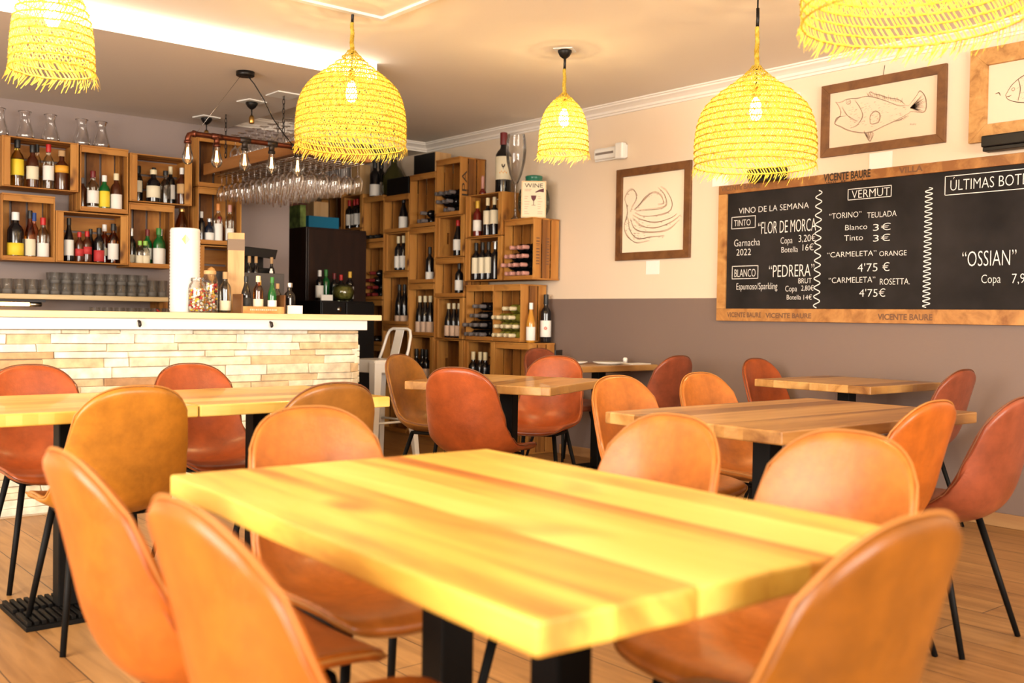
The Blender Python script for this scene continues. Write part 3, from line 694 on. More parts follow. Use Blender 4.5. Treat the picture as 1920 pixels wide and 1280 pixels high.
SP = [  # x, h, r, kind, glass, cap, label colour, words, crate, row (0 front)
 (1.873, .326, .043, 'spirit', 'yellow', 'black', 'yellow', 'clear bottle with big yellow label and black stopper', 0, 0, (.24, .58)),
 (1.972, .300, .040, 'spirit', 'brown', 'black', 'cream', 'dark bottle with cream label and long black cap', 0, 0, (.2, .5)),
 (2.022, .32, .028, 'spirit', 'clear', 'black', None, 'slim clear bottle with black cap', 0, 1, None),
 (2.078, .318, .037, 'spirit', 'clear', 'red', 'white', 'clear bottle with white label and bright red cap', 0, 0, (.2, .52)),
 (2.168, .283, .048, 'squat', 'brown', 'cork', 'orange', 'squat dark brown bottle with orange label', 0, 0, (.44, .62)),
 (2.333, .24, .031, 'spirit', 'brown', 'grey', None, 'small dark brown bottle half hidden at the left', 1, 1, None),
 (2.385, .288, .041, 'spirit', 'clear', 'darkred', 'white', 'clear bottle with white label and dark red cap', 1, 0, (.18, .5)),
 (2.466, .263, .038, 'spirit', 'green', 'white', 'yellow', 'green bottle with yellow label and white cap', 1, 0, (.12, .56)),
 (2.552, .285, .041, 'spirit', 'brown', 'cream', 'white', 'brown whisky bottle with white label', 1, 0, (.06, .46)),
 (2.738, .273, .031, 'bordeaux', 'dark', 'black', 'cream', 'slim dark bottle with cream label at the left', 2, 1, (.28, .6)),
 (2.772, .286, .027, 'spirit', 'dark', 'black', None, 'slim black bottle without label', 2, 2, None),
 (2.829, .247, .050, 'squat', 'dark', 'cream', 'cream', 'broad black bottle with large cream label', 2, 0, (.14, .5)),
 (2.885, .284, .032, 'spirit', 'green', 'black', None, 'green bottle with black cap', 2, 2, None),
 (2.922, .249, .038, 'squat', 'smoke', 'black', None, 'grey glass bottle with round black stopper', 2, 0, None),
 (2.988, .295, .035, 'bordeaux', 'dark', 'cream', 'white', 'dark bottle with white label and cream cap', 2, 1, (.15, .52)),
 (3.05, .284, .038, 'spirit', 'brown', 'white', 'tan', 'brown bottle with long white cap at the right', 2, 0, (.3, .56)),
 (1.862, .325, .054, 'spirit', 'dark', 'white', 'yellow', 'stout dark bottle with yellow label and white cap', 3, 0, (.08, .34)),
 (1.957, .343, .036, 'burgundy', 'amber', 'black', 'cream', 'tall amber bottle with cream label', 3, 0, (.08, .42)),
 (2.002, .336, .032, 'spirit', 'pink', 'blue', None, 'pinkish bottle with blue cap', 3, 1, None),
 (2.043, .300, .040, 'spirit', 'clear', 'red', 'white', 'clear bottle with red cap at the right', 3, 0, (.08, .4)),
 (2.218, .312, .034, 'burgundy', 'dark', 'black', 'white', 'tall black bottle with white label at the left', 4, 0, (.14, .5)),
 (2.291, .217, .030, 'spirit', 'brown', 'red', 'red', 'small dark bottle with red cap and red label at left', 4, 0, (.2, .44)),
 (2.345, .226, .033, 'spirit', 'brown', 'red', 'red', 'small dark bottle with red cap in the middle', 4, 0, (.26, .5)),
 (2.392, .25, .030, 'burgundy', 'dark', 'black', None, 'plain black bottle at the back', 4, 1, None),
 (2.43, .255, .037, 'spirit', 'dark', 'black', 'red', 'black bottle with red label', 4, 0, (.04, .36)),
 (2.492, .288, .034, 'spirit', 'amber', 'white', 'cream', 'amber bottle with white cap', 4, 1, (.2, .4)),
 (2.532, .293, .038, 'spirit', 'amber', 'black', 'white', 'amber bottle with white label and black cap', 4, 0, (.1, .5)),
 (2.567, .282, .030, 'spirit', 'amber', 'grey', None, 'amber bottle half hidden at the right', 4, 1, None),
 (2.692, .285, .031, 'bordeaux', 'dark', 'silver', 'cream', 'dark bottle with silver cap at the left', 5, 1, (.1, .3)),
 (2.729, .189, .031, 'spirit', 'clear', 'lime', 'cream', 'small bottle with lime cap, the left one,', 5, 0, (.08, .42)),
 (2.770, .190, .034, 'spirit', 'clear', 'lime', 'cream', 'small bottle with lime cap, the right one,', 5, 0, (.08, .42)),
 (2.812, .283, .035, 'spirit', 'green', 'darkred', 'white', 'green bottle with dark red cap', 5, 1, (.2, .5)),
 (2.872, .293, .041, 'spirit', 'green', 'green', 'white', 'green bottle with white label and green cap', 5, 0, (.06, .48)),
 (2.915, .294, .034, 'spirit', 'green', 'silver', 'white', 'green bottle with silver cap at the right', 5, 1, (.06, .48)),
 (3.208, .242, .028, 'bordeaux', 'dark', 'white', None, 'slim dark bottle with white cap', 6, 0, None),
 (3.273, .193, .037, 'squat', 'blue', 'silver', 'white', 'blue-black bottle with white label', 6, 0, (.1, .42)),
 (3.345, .313, .033, 'spirit', 'clear', 'orange', 'white', 'clear bottle with long orange cap', 6, 0, (.05, .5)),
 (3.391, .22, .036, 'spirit', 'pink', 'red', None, 'pink bottle with red cap', 6, 1, None),
 (3.442, .311, .033, 'spirit', 'clear', 'pink', 'white', 'clear bottle with long pink cap', 6, 0, (.1, .4))]
CN = list(BAR)
for x, h, r, kd, gl, cp, lc, wd, ci, row, lz in SP:
    a, b, z0, z1, up = BAR[CN[ci]]
    y = YC+.075+row*.072
    zb = z0+(.0125 if up else .0085)
    bottle(x, y, zb, h, r, kd, gl, cp, lc, wd+(' in the ' if wd[-1] != ',' else ' ')+CN[ci], 'spirit bottles on the bar wall', -20, lz or (.1, .4), lab2='white' if 'white label and dark red' in wd else None)
bottle(3.06, 7.72, 1.6805, .207, .05, 'flask', 'amber', 'gold', None, 'amber flask shaped bottle on the ledge behind the white canister', 'spirit bottles on the bar wall')

# glass decanters on top of the bar crates
def decanter(x, zb, label, y=7.74):
    t = empty('decanter', (x, y, zb), 0, label, 'decanter', 'glass decanters on the bar crates')
    k = .86
    lobj('glass_body', [(0, .004), (.05*k, .002), (.068*k, .006), (.075*k, .02), (.070*k, .05), (.056*k, .09), (.042*k, .13), (.037*k, .155), (.042*k, .18), (.05*k, .197)], M['glass_dim'], t, 24)
    lobj('rim', [(.0475*k, .194), (.05*k, .199), (.0525*k, .196), (.05*k, .193)], M['glass_dim'], t, 24)
    lobj('base', [(0, .001), (.066*k, .001), (.068*k, .006), (0, .008)], M['glass_dim'], t, 24)
for x, w_ in ((1.765, 'leftmost clear decanter, cut by the picture edge, on the top left crate'), (1.932, 'second clear decanter from left on the top left crate'), (2.102, 'third clear decanter from left on the top left crate')):
    decanter(x, 2.2845, w_)
decanter(2.318, 2.2805, 'fourth clear decanter from left, on the second top crate'); decanter(2.456, 2.2805, 'rightmost clear decanter on the second top crate')

# shelf of tumblers
t = empty('glass_shelf', (2.2, 7.77, 1.163), 0, 'long pale wooden shelf of drinking glasses on the bar wall', 'shelf')
bx('shelf_board', -1.2, .722, -.15, .149, 0, .034, M['bar_top'], t, bevel=.003)
bx('shelf_end', .69, .72, -.14, .149, -.12, -.001, M['crate_v'], t)
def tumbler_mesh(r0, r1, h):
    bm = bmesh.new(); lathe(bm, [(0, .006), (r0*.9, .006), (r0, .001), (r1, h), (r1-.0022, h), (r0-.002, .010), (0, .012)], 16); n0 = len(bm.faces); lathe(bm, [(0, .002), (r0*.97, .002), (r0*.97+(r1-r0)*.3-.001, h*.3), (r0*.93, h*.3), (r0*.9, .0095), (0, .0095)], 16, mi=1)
    me = D.meshes.new('tumbler'); bm.to_mesh(me); bm.free(); me.materials.append(M['glass_glow']); me.materials.append(M['glass_base_glow']); return me
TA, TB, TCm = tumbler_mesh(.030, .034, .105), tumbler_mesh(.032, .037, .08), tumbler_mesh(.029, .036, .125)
def glassware(me, x, y, z, label, group):
    o = link('tumbler', me); o.location = (x, y, z); return tag(o, label, 'glass', group)
ZT = 1.1975
for i in range(5):
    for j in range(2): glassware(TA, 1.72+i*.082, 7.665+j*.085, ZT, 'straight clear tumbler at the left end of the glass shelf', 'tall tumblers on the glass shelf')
for i in range(9):
    for j in range(2):
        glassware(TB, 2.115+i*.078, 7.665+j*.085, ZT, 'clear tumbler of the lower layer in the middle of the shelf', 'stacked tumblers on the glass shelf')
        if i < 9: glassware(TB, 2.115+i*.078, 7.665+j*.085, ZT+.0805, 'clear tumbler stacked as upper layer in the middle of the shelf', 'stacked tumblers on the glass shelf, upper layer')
for i in range(2):
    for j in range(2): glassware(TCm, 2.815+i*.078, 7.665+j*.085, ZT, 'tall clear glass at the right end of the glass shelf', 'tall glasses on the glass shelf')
for i in range(7):
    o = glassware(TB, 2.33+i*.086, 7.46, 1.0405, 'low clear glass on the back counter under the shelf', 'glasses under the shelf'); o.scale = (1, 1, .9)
def bulblight():
    t = empty('under_shelf_light', (1.9, 7.72, 1.12), 0, 'lit strip lamp with grey end under the glass shelf', 'lamp')
    bx('housing', -.35, .16, -.03, .03, .022, .042, M['grey_panel'], t)
    tobj('tube', [(-.34, 0, .006), (.06, 0, .006)], .012, M['filament'], t); tobj('end_cap', [(.06, 0, .006), (.14, 0, .006)], .016, M['steel'], t)
bulblight()
def lemon_squeezer():
    t = empty('bar_tongs', (2.80, 7.43, 1.041), .4, 'red handled black bar tool on the back counter', 'bar tool')
    tobj('handle', [(-.05, 0, .06), (.0, 0, .03)], .007, K['red'], t); tobj('jaw', [(.0, 0, .03), (.04, 0, .009)], .009, M['black'], t)
lemon_squeezer()

# ---------------------------------------------------------------- wine crates along the right wall (opening plane X = 5.2)
XC = 5.198
RC = {  # y near, y far, z0, z1, upright, words
 'A1': (6.022, 6.385, 1.384, 1.872, True, 'top crate of the nearest column'),
 'A2b': (6.165, 6.510, .888, 1.352, True, 'second crate of the nearest column'),
 'A2a': (6.512, 6.890, .888, 1.352, True, 'crate with dark bottle stack'),
 'A3b': (6.055, 6.484, .442, .884, True, 'third crate of the nearest column'),
 'A3a': (6.488, 6.912, .442, .884, False, 'crate below the dark bottle stack'),
 'A4b': (6.055, 6.484, .002, .438, True, 'bottom crate of the nearest column'),
 'A4a': (6.488, 6.912, .002, .438, True, 'bottom crate of the second column'),
 'B1': (6.412, 6.906, 1.752, 2.108, False, 'crate under the magnum bottle'),
 'B2': (6.412, 6.906, 1.384, 1.748, False, 'crate left of the pink foil stack'),
 'C1': (6.994, 7.350, 1.958, 2.455, True, 'top crate of the third column'),
 'C2': (6.922, 7.350, 1.598, 1.954, False, 'second crate of the third column'),
 'C3': (6.922, 7.350, 1.252, 1.594, True, 'third crate of the third column'),
 'C4': (6.922, 7.350, .888, 1.248, False, 'fourth crate of the third column'),
 'C5': (6.922, 7.350, .442, .884, False, 'fifth crate of the third column'),
 'C6': (6.922, 7.350, .002, .438, True, 'bottom crate of the third column'),
 'D1': (7.356, 7.762, 1.884, 2.362, True, 'top crate of the fourth column'),
 'D2': (7.356, 7.762, 1.380, 1.880, True, 'second crate of the fourth column'),
 'D3': (7.356, 7.762, .906, 1.376, True, 'third crate of the fourth column'),
 'D4': (7.356, 7.762, .442, .902, False, 'fourth crate of the fourth column'),
 'D5': (7.356, 7.762, .002, .438, True, 'bottom crate of the fourth column'),
 'E1': (7.768, 8.190, 1.860, 2.205, True, 'top crate of the fifth column'),
 'E2': (7.768, 8.190, 1.496, 1.856, False, 'second crate of the fifth column'),
 'E3': (7.768, 8.190, 1.000, 1.492, True, 'third crate of the fifth column'),
 'E4': (7.768, 8.190, .500, .996, True, 'fourth crate of the fifth column'),
 'E5': (7.768, 8.190, .002, .496, True, 'bottom crate of the fifth column'),
 'F1': (8.196, 8.565, 1.785, 2.225, True, 'top crate of the sixth column'),
 'F3': (8.196, 8.565, 1.232, 1.781, True, 'second crate of the sixth column'),
 'F4': (8.196, 8.565, .800, 1.228, True, 'third crate of the sixth column'),
 'F5': (8.196, 8.565, .400, .796, True, 'fourth crate of the sixth column'),
 'F6': (8.196, 8.565, .002, .396, True, 'bottom crate of the sixth column'),
 'H1': (8.990, 9.400, 1.935, 2.320, True, 'top crate of the hidden end column'),
 'H2': (8.990, 9.400, 1.400, 1.931, True, 'second crate of the hidden end column'),
 'H3': (8.990, 9.400, .900, 1.396, True, 'third crate of the hidden end column'),
 'H4': (8.990, 9.400, .002, .896, True, 'bottom crate of the hidden end column'),
 'G1': (8.571, 8.985, 1.935, 2.268, False, 'top crate of the farthest column'),
 'G2': (8.571, 8.985, 1.590, 1.931, False, 'second crate of the farthest column'),
 'G3': (8.571, 8.985, 1.230, 1.586, True, 'third crate of the farthest column'),
 'G4': (8.571, 8.985, .800, 1.226, True, 'fourth crate of the farthest column'),
 'G5': (8.571, 8.985, .400, .796, True, 'fifth crate of the farthest column'),
 'G6': (8.571, 8.985, .002, .396, True, 'bottom crate of the farthest column')}
EXTRA = {}
for k, (y0, y1, z0, z1, up, wd) in RC.items():
    c = crate(XC, (y0+y1)/2, z0, y1-y0-.003, z1-z0-.002, -PI/2, ('upright' if up else 'level')+' wooden '+wd+' of the wine wall'+(' '+EXTRA[k] if k in EXTRA else '') if not wd.startswith('crate') else 'wooden '+wd+' in the wine wall', up, group='crates of the wine wall', slot=True)
    if k == 'A1':
        bm = bmesh.new(); hw = (y1-y0-.003)/2
        for xx in (.035, .135):
            r = random.Random(5)
            zz = .12
            while zz < .34:
                q = r.uniform(.008, .02); box(bm, hw+.0001, hw+.001, xx, xx+.034, zz, zz+q*.6); zz += q+.006
        build('stamp', bm, M['ink_faint'], c)
    if k == 'C1':
        bm = bmesh.new(); hw = (y1-y0-.003)/2
        text_into(bm, 'JPA', (hw+.0012, .078, .14), (0, 0, 1), (0, -1, 0), .24, .055)
        build('stamp', bm, M['ink'], c)
def stand(k, items, words, foil, glass, lab, kd='bordeaux', x0=.068, h=.30, r=.037, lz=(.16, .46), lab2=None, same=False):
    """items: fractions from the left end of the opening"""
    y0, y1, z0, z1, up, wd = RC[k]; n = len(items)
    nm = {1: ['single'], 2: ['left of two', 'right of two'], 3: ['left of three', 'middle of three', 'right of three'], 4: ['leftmost of four', 'second of four', 'third of four', 'rightmost of four']}.get(n)
    if n > 1: words = words.replace('bottle', 'bottles')
    yp = 99
    for i, f in enumerate(items):
        y = y1-(y1-y0)*f; y += y*x0/XC; y = min(y, y1-.014-r, yp-2*r-.003); y = max(y, y0+.012+r); yp = y
        bottle(XC+x0+(i % 2)*.012*(0 if n < 4 else 1), y, z0+(.0125 if up else .0085), h, r, kd, glass, foil, lab, (nm[i]+' '+words+', '+wd).replace('crate of the', 'crate,'), 'standing bottles in the wine wall', -38, lz, lab2=lab2, name='wine_bottle')
def lay(k, rows, words, foil, glass, r=.036, h=.285, kd='bordeaux', u0=.5, dz=None, x=.262, lab=None, step=None, under=''):
    """rows of bottles lying with the neck towards the room: (fraction of first, count)"""
    y0, y1, z0, z1, up, wd = RC[k]
    for ri, (f, n) in enumerate(rows):
        for i in range(n):
            y = y1-(y1-y0)*f-(r*2+.003)*i
            y = max(y, y0+.012+r)
            bottle(XC+x-(.012 if (ri+i) % 2 else 0), y, z0+.0135+r+ri*(dz or r*1.9), h, r, kd, glass, foil, lab, words+' in the '+wd, words+', '+wd, 0, lie=True, name='wine_bottle')
CRM = 'dark wine bottle with cream label'
lay('A1', [(.16, 4), (.06, 4), (.14, 4), (.36, 3)], 'dark lying bottle with pink foil', 'pink', 'dark')
lay('A2a', [(.08, 4), (.06, 4), (.28, 3), (.42, 2)], 'dark lying wine bottle', 'grey', 'dark', dz=.078)
lay('A2b', [(.08, 4), (.18, 4), (.06, 4), (.5, 2)], 'yellow green lying bottle', 'cream', 'olive', dz=.072)
stand('A3a', (.30, .50, .66, .78), 'dark wine bottle with cream foil', 'cream', 'dark', None, h=.335, r=.040)
stand('B1', (.34,), 'rose wine bottle with yellow foil', 'yellow', 'red', 'white', h=.30)
stand('B1', (.62, .80), 'dark bottle with cream foil and label', 'cream', 'dark', 'cream', h=.315, lz=(.3, .66))
stand('B2', (.32, .50, .66), 'dark wine bottle with cream label', 'black', 'dark', 'cream', h=.315, lz=(.18, .60))
stand('B2', (.84,), 'dark wine bottle at the right end', 'silver', 'dark', None, h=.315)
lay('C1', [(.48, 2), (.2, 3), (.1, 4)], 'grey foiled lying bottle', 'grey', 'dark', dz=.074)
stand('C2', (.80,), 'dark wine bottle with red cap', 'red', 'dark', 'white', h=.31, r=.041, kd='burgundy')
stand('C3', (.86,), 'dark wine bottle with white label', 'black', 'dark', 'white', h=.29)
stand('C4', (.52, .70, .87), 'dark wine bottle with peach label', 'cream', 'dark', 'peach', h=.30, kd='burgundy', lz=(.06, .36))
lay('C5', [(.35, 2), (.5, 1)], 'dark lying wine bottle', 'grey', 'dark', lab=None)
lay('D1', [(.45, 2), (.6, 1)], 'dark lying wine bottle', 'grey', 'dark')
stand('D2', (.84,), 'slim dark bottle with white label', 'black', 'dark', 'white', h=.31, lz=(.05, .28))
stand('D3', (.48, .68, .86), 'dark bottle with yellow foil and peach label', 'cream', 'dark', 'peach', h=.345, kd='burgundy', lz=(.03, .33), r=.04)
stand('D4', (.30, .50, .68, .86), 'dark bottle with peach label', 'black', 'dark', 'peach', h=.33, lz=(.1, .48), r=.037)
stand('E1', (.80,), 'dark wine bottle with white label', 'black', 'dark', 'white', h=.31, r=.042, kd='burgundy', lz=(.06, .42))
stand('E2', (.62, .82), 'dark bottle with pale foil and label', 'cream', 'dark', 'white', h=.32, lz=(.08, .42))
stand('E3', (.68, .86), 'dark bottle with pale lower label', 'black', 'dark', 'peach', h=.36, r=.042, kd='burgundy', lz=(.02, .2))
lay('E4', [(.1, 3), (.2, 2)], 'dark lying wine bottle', 'black', 'dark')
lay('F1', [(.3, 3)], 'dark lying wine bottle', 'black', 'dark')
lay('F3', [(.2, 3), (.42, 2), (.3, 2), (.55, 1)], 'dark lying bottle with red foil', 'darkred', 'dark')
lay('F4', [(.3, 2)], 'dark lying wine bottle', 'black', 'dark')
stand('G1', (.34, .52, .70, .87), 'bottle with red cap and white label', 'red', 'dark', 'white', h=.29, lz=(.12, .5))
stand('G2', (.42, .76), 'dark bottle with red foil and white label', 'darkred', 'dark', 'white', h=.31, r=.043, lz=(.18, .58))

# things standing on the wine wall
def magnum(x, y, z, h, r, lab, label, cap='darkred', lz=(.22, .60)):
    return bottle(x, y, z, h, r, 'bordeaux', 'dark', cap, lab, label, None, -40, lz, name='magnum_bottle')
m_ = magnum(5.325, 6.56, 2.1085, .50, .066, 'cream', 'very large dark wine bottle with cream label on top of the wine wall')
def on_label(t, name, polys, m):
    bm = bmesh.new()
    for pts in polys: bm.faces.new([bm.verts.new((1.035*math.sin(a), -1.035*math.cos(a), z)) for a, z in pts])
    build(name, bm, m, t)
on_label(m_, 'glass_emblem', [[(-.22, .47), (.22, .47), (.20, .435), (.1, .415), (-.1, .415), (-.20, .435)], [(-.03, .416), (.03, .416), (.03, .385), (-.03, .385)]], M['ink'])
on_label(m_, 'red_crest', [[(-.5+.2*k, .33+.02*(k % 2)), (-.36+.2*k, .345+.02*(k % 2)), (-.36+.2*k, .31+.02*(k % 2))] for k in range(5)], LB['orange'])
on_label(m_, 'label_line', [[(-.75, .565), (.75, .565), (.75, .548), (-.75, .548)]], LB['tan'])
t = empty('red_flask', (5.29, 6.79, 2.1085), 0, 'small red flask with long pink stopper beside the very large bottle', 'bottle')
lobj('glass_body', [(0, 0), (.026, .001), (.032, .012), (.030, .03), (.016, .048), (.013, .056)], G['red'], t, 20); lobj('stopper', [(0, .05), (.0125, .05), (.0135, .15), (.009, .165), (0, .167)], K['pink'], t, 16)
def big_glass():
    t = empty('giant_wine_glass', (5.247, 6.305, 1.873), 0, 'giant clear flute glass standing behind the wine sign', 'glass')
    lobj('foot', [(0, .004), (.035, .002), (.035, .005), (.02, .014), (.012, .03)], M['glass_dim'], t, 28)
    lobj('stem', [(.012, .03), (.010, .12), (.010, .24), (.018, .285)], M['glass_dim'], t, 16)
    lobj('bowl', [(.0, .282), (.02, .29), (.05, .36), (.075, .46), (.083, .55), (.079, .62), (.068, .69)], M['glass_dim'], t, 32)
big_glass()
def jar():
    t = empty('glass_demijohn', (5.357, 6.207, 1.873), 0, 'wide green glass jar with corks behind the wine sign', 'jar')
    lobj('glass_body', [(0, .003), (.08, .002), (.10, .02), (.130, .09), (.129, .17), (.112, .235), (.078, .268), (.064, .282), (.064, .30)], thin_glass('bottle_pale_green_glass', (.62, .70, .55, 1), 1.2), t, 32)
    lobj('neck_ring', [(.063, .29), (.070, .294), (.071, .318), (.066, .322), (.07, .328), (.071, .345), (.060, .35), (.057, .30)], P('green_glass_neck', (.02, .16, .10, 1), .12), t, 28)
    r = random.Random(2); bm = bmesh.new()
    for k in range(150):
        a = r.random()*6.28; q = .098*math.sqrt(r.random()); z = r.uniform(.02, .20)
        p = Vector((q*math.cos(a), q*math.sin(a), z)); d = Vector((r.uniform(-1, 1), r.uniform(-1, 1), r.uniform(-1, 1))).normalized()*.018
        tube(bm, [p-d, p+d], .0105, 6)
    o = build('corks', bm, P('cork_fill', (.36, .25, .11, 1), .9, var=.4, vscale=30), t); o['kind'] = 'stuff'
jar()
def wine_sign():
    a, b = Vector((5.186, 6.160, 0)), Vector((5.332, 6.028, 0)); c = (a+b)/2; wd = (b-a).length
    t = empty('wine_sign', (c.x, c.y, 1.8735), math.atan2((b-a).y, (b-a).x), 'cream wine sign with a pouring glass leaning on the green jar', 'sign')
    bx('board', -wd/2, wd/2, 0, .008, 0, .29, LB['cream'], t, bevel=.003)
    bm = bmesh.new()
    for q in ((-wd/2+.004, wd/2-.004, .283, .286), (-wd/2+.004, wd/2-.004, .004, .007), (-wd/2+.004, -wd/2+.007, .004, .286), (wd/2-.007, wd/2-.004, .004, .286)): box(bm, q[0], q[1], -.0008, 0, q[2], q[3])
    build('border', bm, LB['orange'], t)
    bm = bmesh.new(); text_into(bm, 'WINE', (-.072, -.001, .238), (1, 0, 0), (0, 0, 1), .145, .034); build('lettering', bm, M['ink'], t)
    bm = bmesh.new(); r = random.Random(4)
    for z in (.222, .21, .165, .15, .125, .105, .085, .07, .045, .03):
        for x in (-.072, .032):
            if z > .2 and x > 0: continue
            box(bm, x, x+r.uniform(.02, .042)*(2.2 if z > .2 else 1), -.0009, 0, z, z+.004)
    build('small_print', bm, M['sepia'], t)
    bm = bmesh.new()
    def poly(pts): bm.faces.new([bm.verts.new((x, -.0012, z)) for x, z in pts])
    poly([(-.022, .175), (.022, .175), (.017, .150), (.004, .132), (-.004, .132), (-.017, .150)]); poly([(-.0025, .134), (.0025, .134), (.0025, .10), (-.0025, .10)])
    poly([(-.016, .10), (.016, .10), (.016, .097), (-.016, .097)])
    poly([(.012, .203), (.045, .222), (.08, .232), (.08, .20), (.046, .205), (.014, .197)])
    build('glass_picture', bm, P('wine_picture', (.10, .012, .02, 1), .6), t)
wine_sign()
bottle(5.262, 6.108, .8845, .315, .036, 'burgundy', 'gold', 'white', 'white', 'golden white wine bottle standing before the slatted crate side', None, -42, (.06, .40), name='wine_bottle')
bottle(5.415, 6.103, .8845, .385, .044, 'bordeaux', 'dark', 'black', 'white', 'tall dark bottle with leaf label standing by the taupe wall', None, -42, (.12, .46), name='wine_bottle')
def leaf_on(t, z0, s):
    bm = bmesh.new(); pts = []
    for k in range(14):
        q = s*(1 if k % 2 == 0 else .5); a = 2*PI*k/14
        ang = -PI/2+q*math.sin(a)/1.0; pts.append((1.03*math.cos(ang), 1.03*math.sin(ang), z0+q*.11*math.cos(a)))
    bm.faces.new([bm.verts.new(p) for p in pts]); build('leaf_emblem', bm, P('red_leaf', (.6, .08, .02, 1), .7), t)
leaf_on([o for o in D.objects if o.get('label', '').startswith('tall dark bottle with leaf')][0], .3, .42)
def wbox(name, cx, cy, z, sx, sy, sz, m, endm, label, rz=0):
    t = empty(name, (cx, cy, z), rz, label, 'box'); 
    bx('case', -sx/2, sx/2, -sy/2, sy/2, 0, sz, m, t, bevel=.002)
    if endm: bx('end_panel', -sx/2, sx/2, -sy/2-.008, -sy/2-.0002, 0, sz, endm, t)
    return t
wbox('wine_box', 5.285, 7.53, 2.3625, .17, .33, .17, M['black'], M['pale_wood'], 'black wine box with pale wooden end on the fourth column')
wbox('wine_box', 5.285, 7.96, 2.2055, .17, .36, .155, M['black'], None, 'long black wine box lying on the fifth column')
wbox('wine_box', 5.30, 8.78, 2.2685, .12, .17, .30, M['pale_wood'], None, 'upright pale wooden wine box on the farthest column')
magnum(5.36, 8.50, 2.2255, .36, .055, 'white', 'large dark bottle with white label, farther one behind the green demijohn', 'black', (.1, .42))
magnum(5.25, 8.435, 2.2255, .345, .05, 'white', 'large dark bottle with white label, nearer one beside the green demijohn', 'black', (.02, .34))
t = empty('green_demijohn', (5.38, 8.30, 2.226), 0, 'large dark green round demijohn on top of the crates', 'demijohn')
OL = P('dark_olive_glass', (.05, .045, .012, 1), .1)
lobj('glass_body', [(0, .004), (.08, .0), (.115, .04), (.115, .11), (.106, .19), (.07, .26), (.035, .30), (.03, .33)], OL, t, 32); lobj('neck', [(.029, .32), (.033, .33), (.033, .355), (.026, .36), (0, .36)], OL, t, 20)
wbox('carton', 5.33, 9.19, 2.3205, .24, .36, .26, P('grey_carton', (.42, .37, .35, 1), .8), None, 'grey white carton on top behind the hanging glasses')

# ---------------------------------------------------------------- passage: cabinet, boxes, black cooler
t = empty('dark_cabinet', (4.83, 8.75, 0), 0, 'tall dark brown cabinet at the end of the passage', 'cabinet')
bx('body', -.32, .32, -.33, .35, 0, 1.89, M['cabinet'], t, bevel=.004); bx('door', -.31, .31, -.352, -.332, .05, 1.87, M['cabinet'], t, bevel=.003)
BL = P('blue_box', (.0, .16, .30, 1), .6); 
wbox('blue_box', 4.76, 8.66, 1.891, .32, .24, .115, BL, None, 'bright blue box in front on the dark cabinet')
wbox('blue_box', 4.60, 8.93, 1.891, .22, .20, .19, P('deep_blue_box', (.0, .09, .20, 1), .6), None, 'deep blue box behind the bright blue box on the cabinet')
wbox('wooden_box', 4.90, 8.95, 1.891, .16, .2, .29, M['pale_wood'], None, 'pale wooden box standing at the right on the dark cabinet')
wbox('green_crate', 4.545, 8.66, 1.891, .06, .22, .21, P('leafy_green_carton', (.16, .22, .05, 1), .8, var=.7, vscale=12), None, 'green patterned carton at the left on the dark cabinet')
wbox('red_box', 4.64, 8.94, 2.082, .22, .18, .07, P('red_brown_box', (.10, .02, .012, 1), .7), None, 'red brown box lying on the deep blue box')
t = empty('black_cooler', (4.565, 8.03, 0), 0, 'black bottle cooler behind the end of the bar', 'cooler')
bx('body', -.265, .265, -.27, .27, 0, 1.205, M['black'], t, bevel=.006); bx('door', -.262, -.03, -.292, -.272, .08, 1.19, M['black'], t, bevel=.004); bx('door', -.022, .262, -.292, -.272, .08, 1.19, M['black'], t, bevel=.004)
bm = bmesh.new(); tube(bm, [(-.10, -.292, 1.13), (-.10, -.308, 1.13)], .022, 16); build('knob', bm, M['steel'], t, smooth=True)
tag(bx('paper_card', 4.33, 4.44, 7.80, 7.815, 1.2055, 1.255, M['paper']), 'small white card standing on the black cooler', 'card')
t = empty('cork_jar', (4.60, 7.90, 1.2055), 0, 'round green glass jar full of corks on the black cooler', 'jar')
lobj('glass_body', [(0, .002), (.06, .001), (.088, .03), (.098, .08), (.085, .13), (.06, .148), (.05, .15)], thin_glass('bottle_jar_green_glass', (.66, .72, .5, 1), 1.2), t, 28)
lobj('cork_fill', [(0, .004), (.058, .006), (.084, .032), (.093, .08), (.08, .122), (.0, .135)], P('cork_heap', (.28, .22, .09, 1), .9, var=.6, vscale=35, bump=.6, bscale=60), t, 24)
for i, (x, y, h, gl, cp, lc, wd) in enumerate(((4.46, 8.07, .27, 'dark', 'white', 'white', 'dark bottle with white foil left'), (4.545, 8.11, .28, 'green', 'green', None, 'dark green sparkling bottle'), (4.625, 8.10, .25, 'dark', 'darkred', None, 'dark bottle with dark red cap'), (4.70, 8.11, .24, 'dark', 'red', 'white', 'dark bottle with bright red cap'), (4.775, 8.08, .27, 'dark', 'yellow', 'white', 'dark bottle with yellow foil right'))):
    bottle(x, y, 1.2055, h, .036, 'bordeaux', gl, cp, lc, wd+' behind the round cork jar', 'bottles behind the cork jar', -35, (.1, .5), name='wine_bottle')

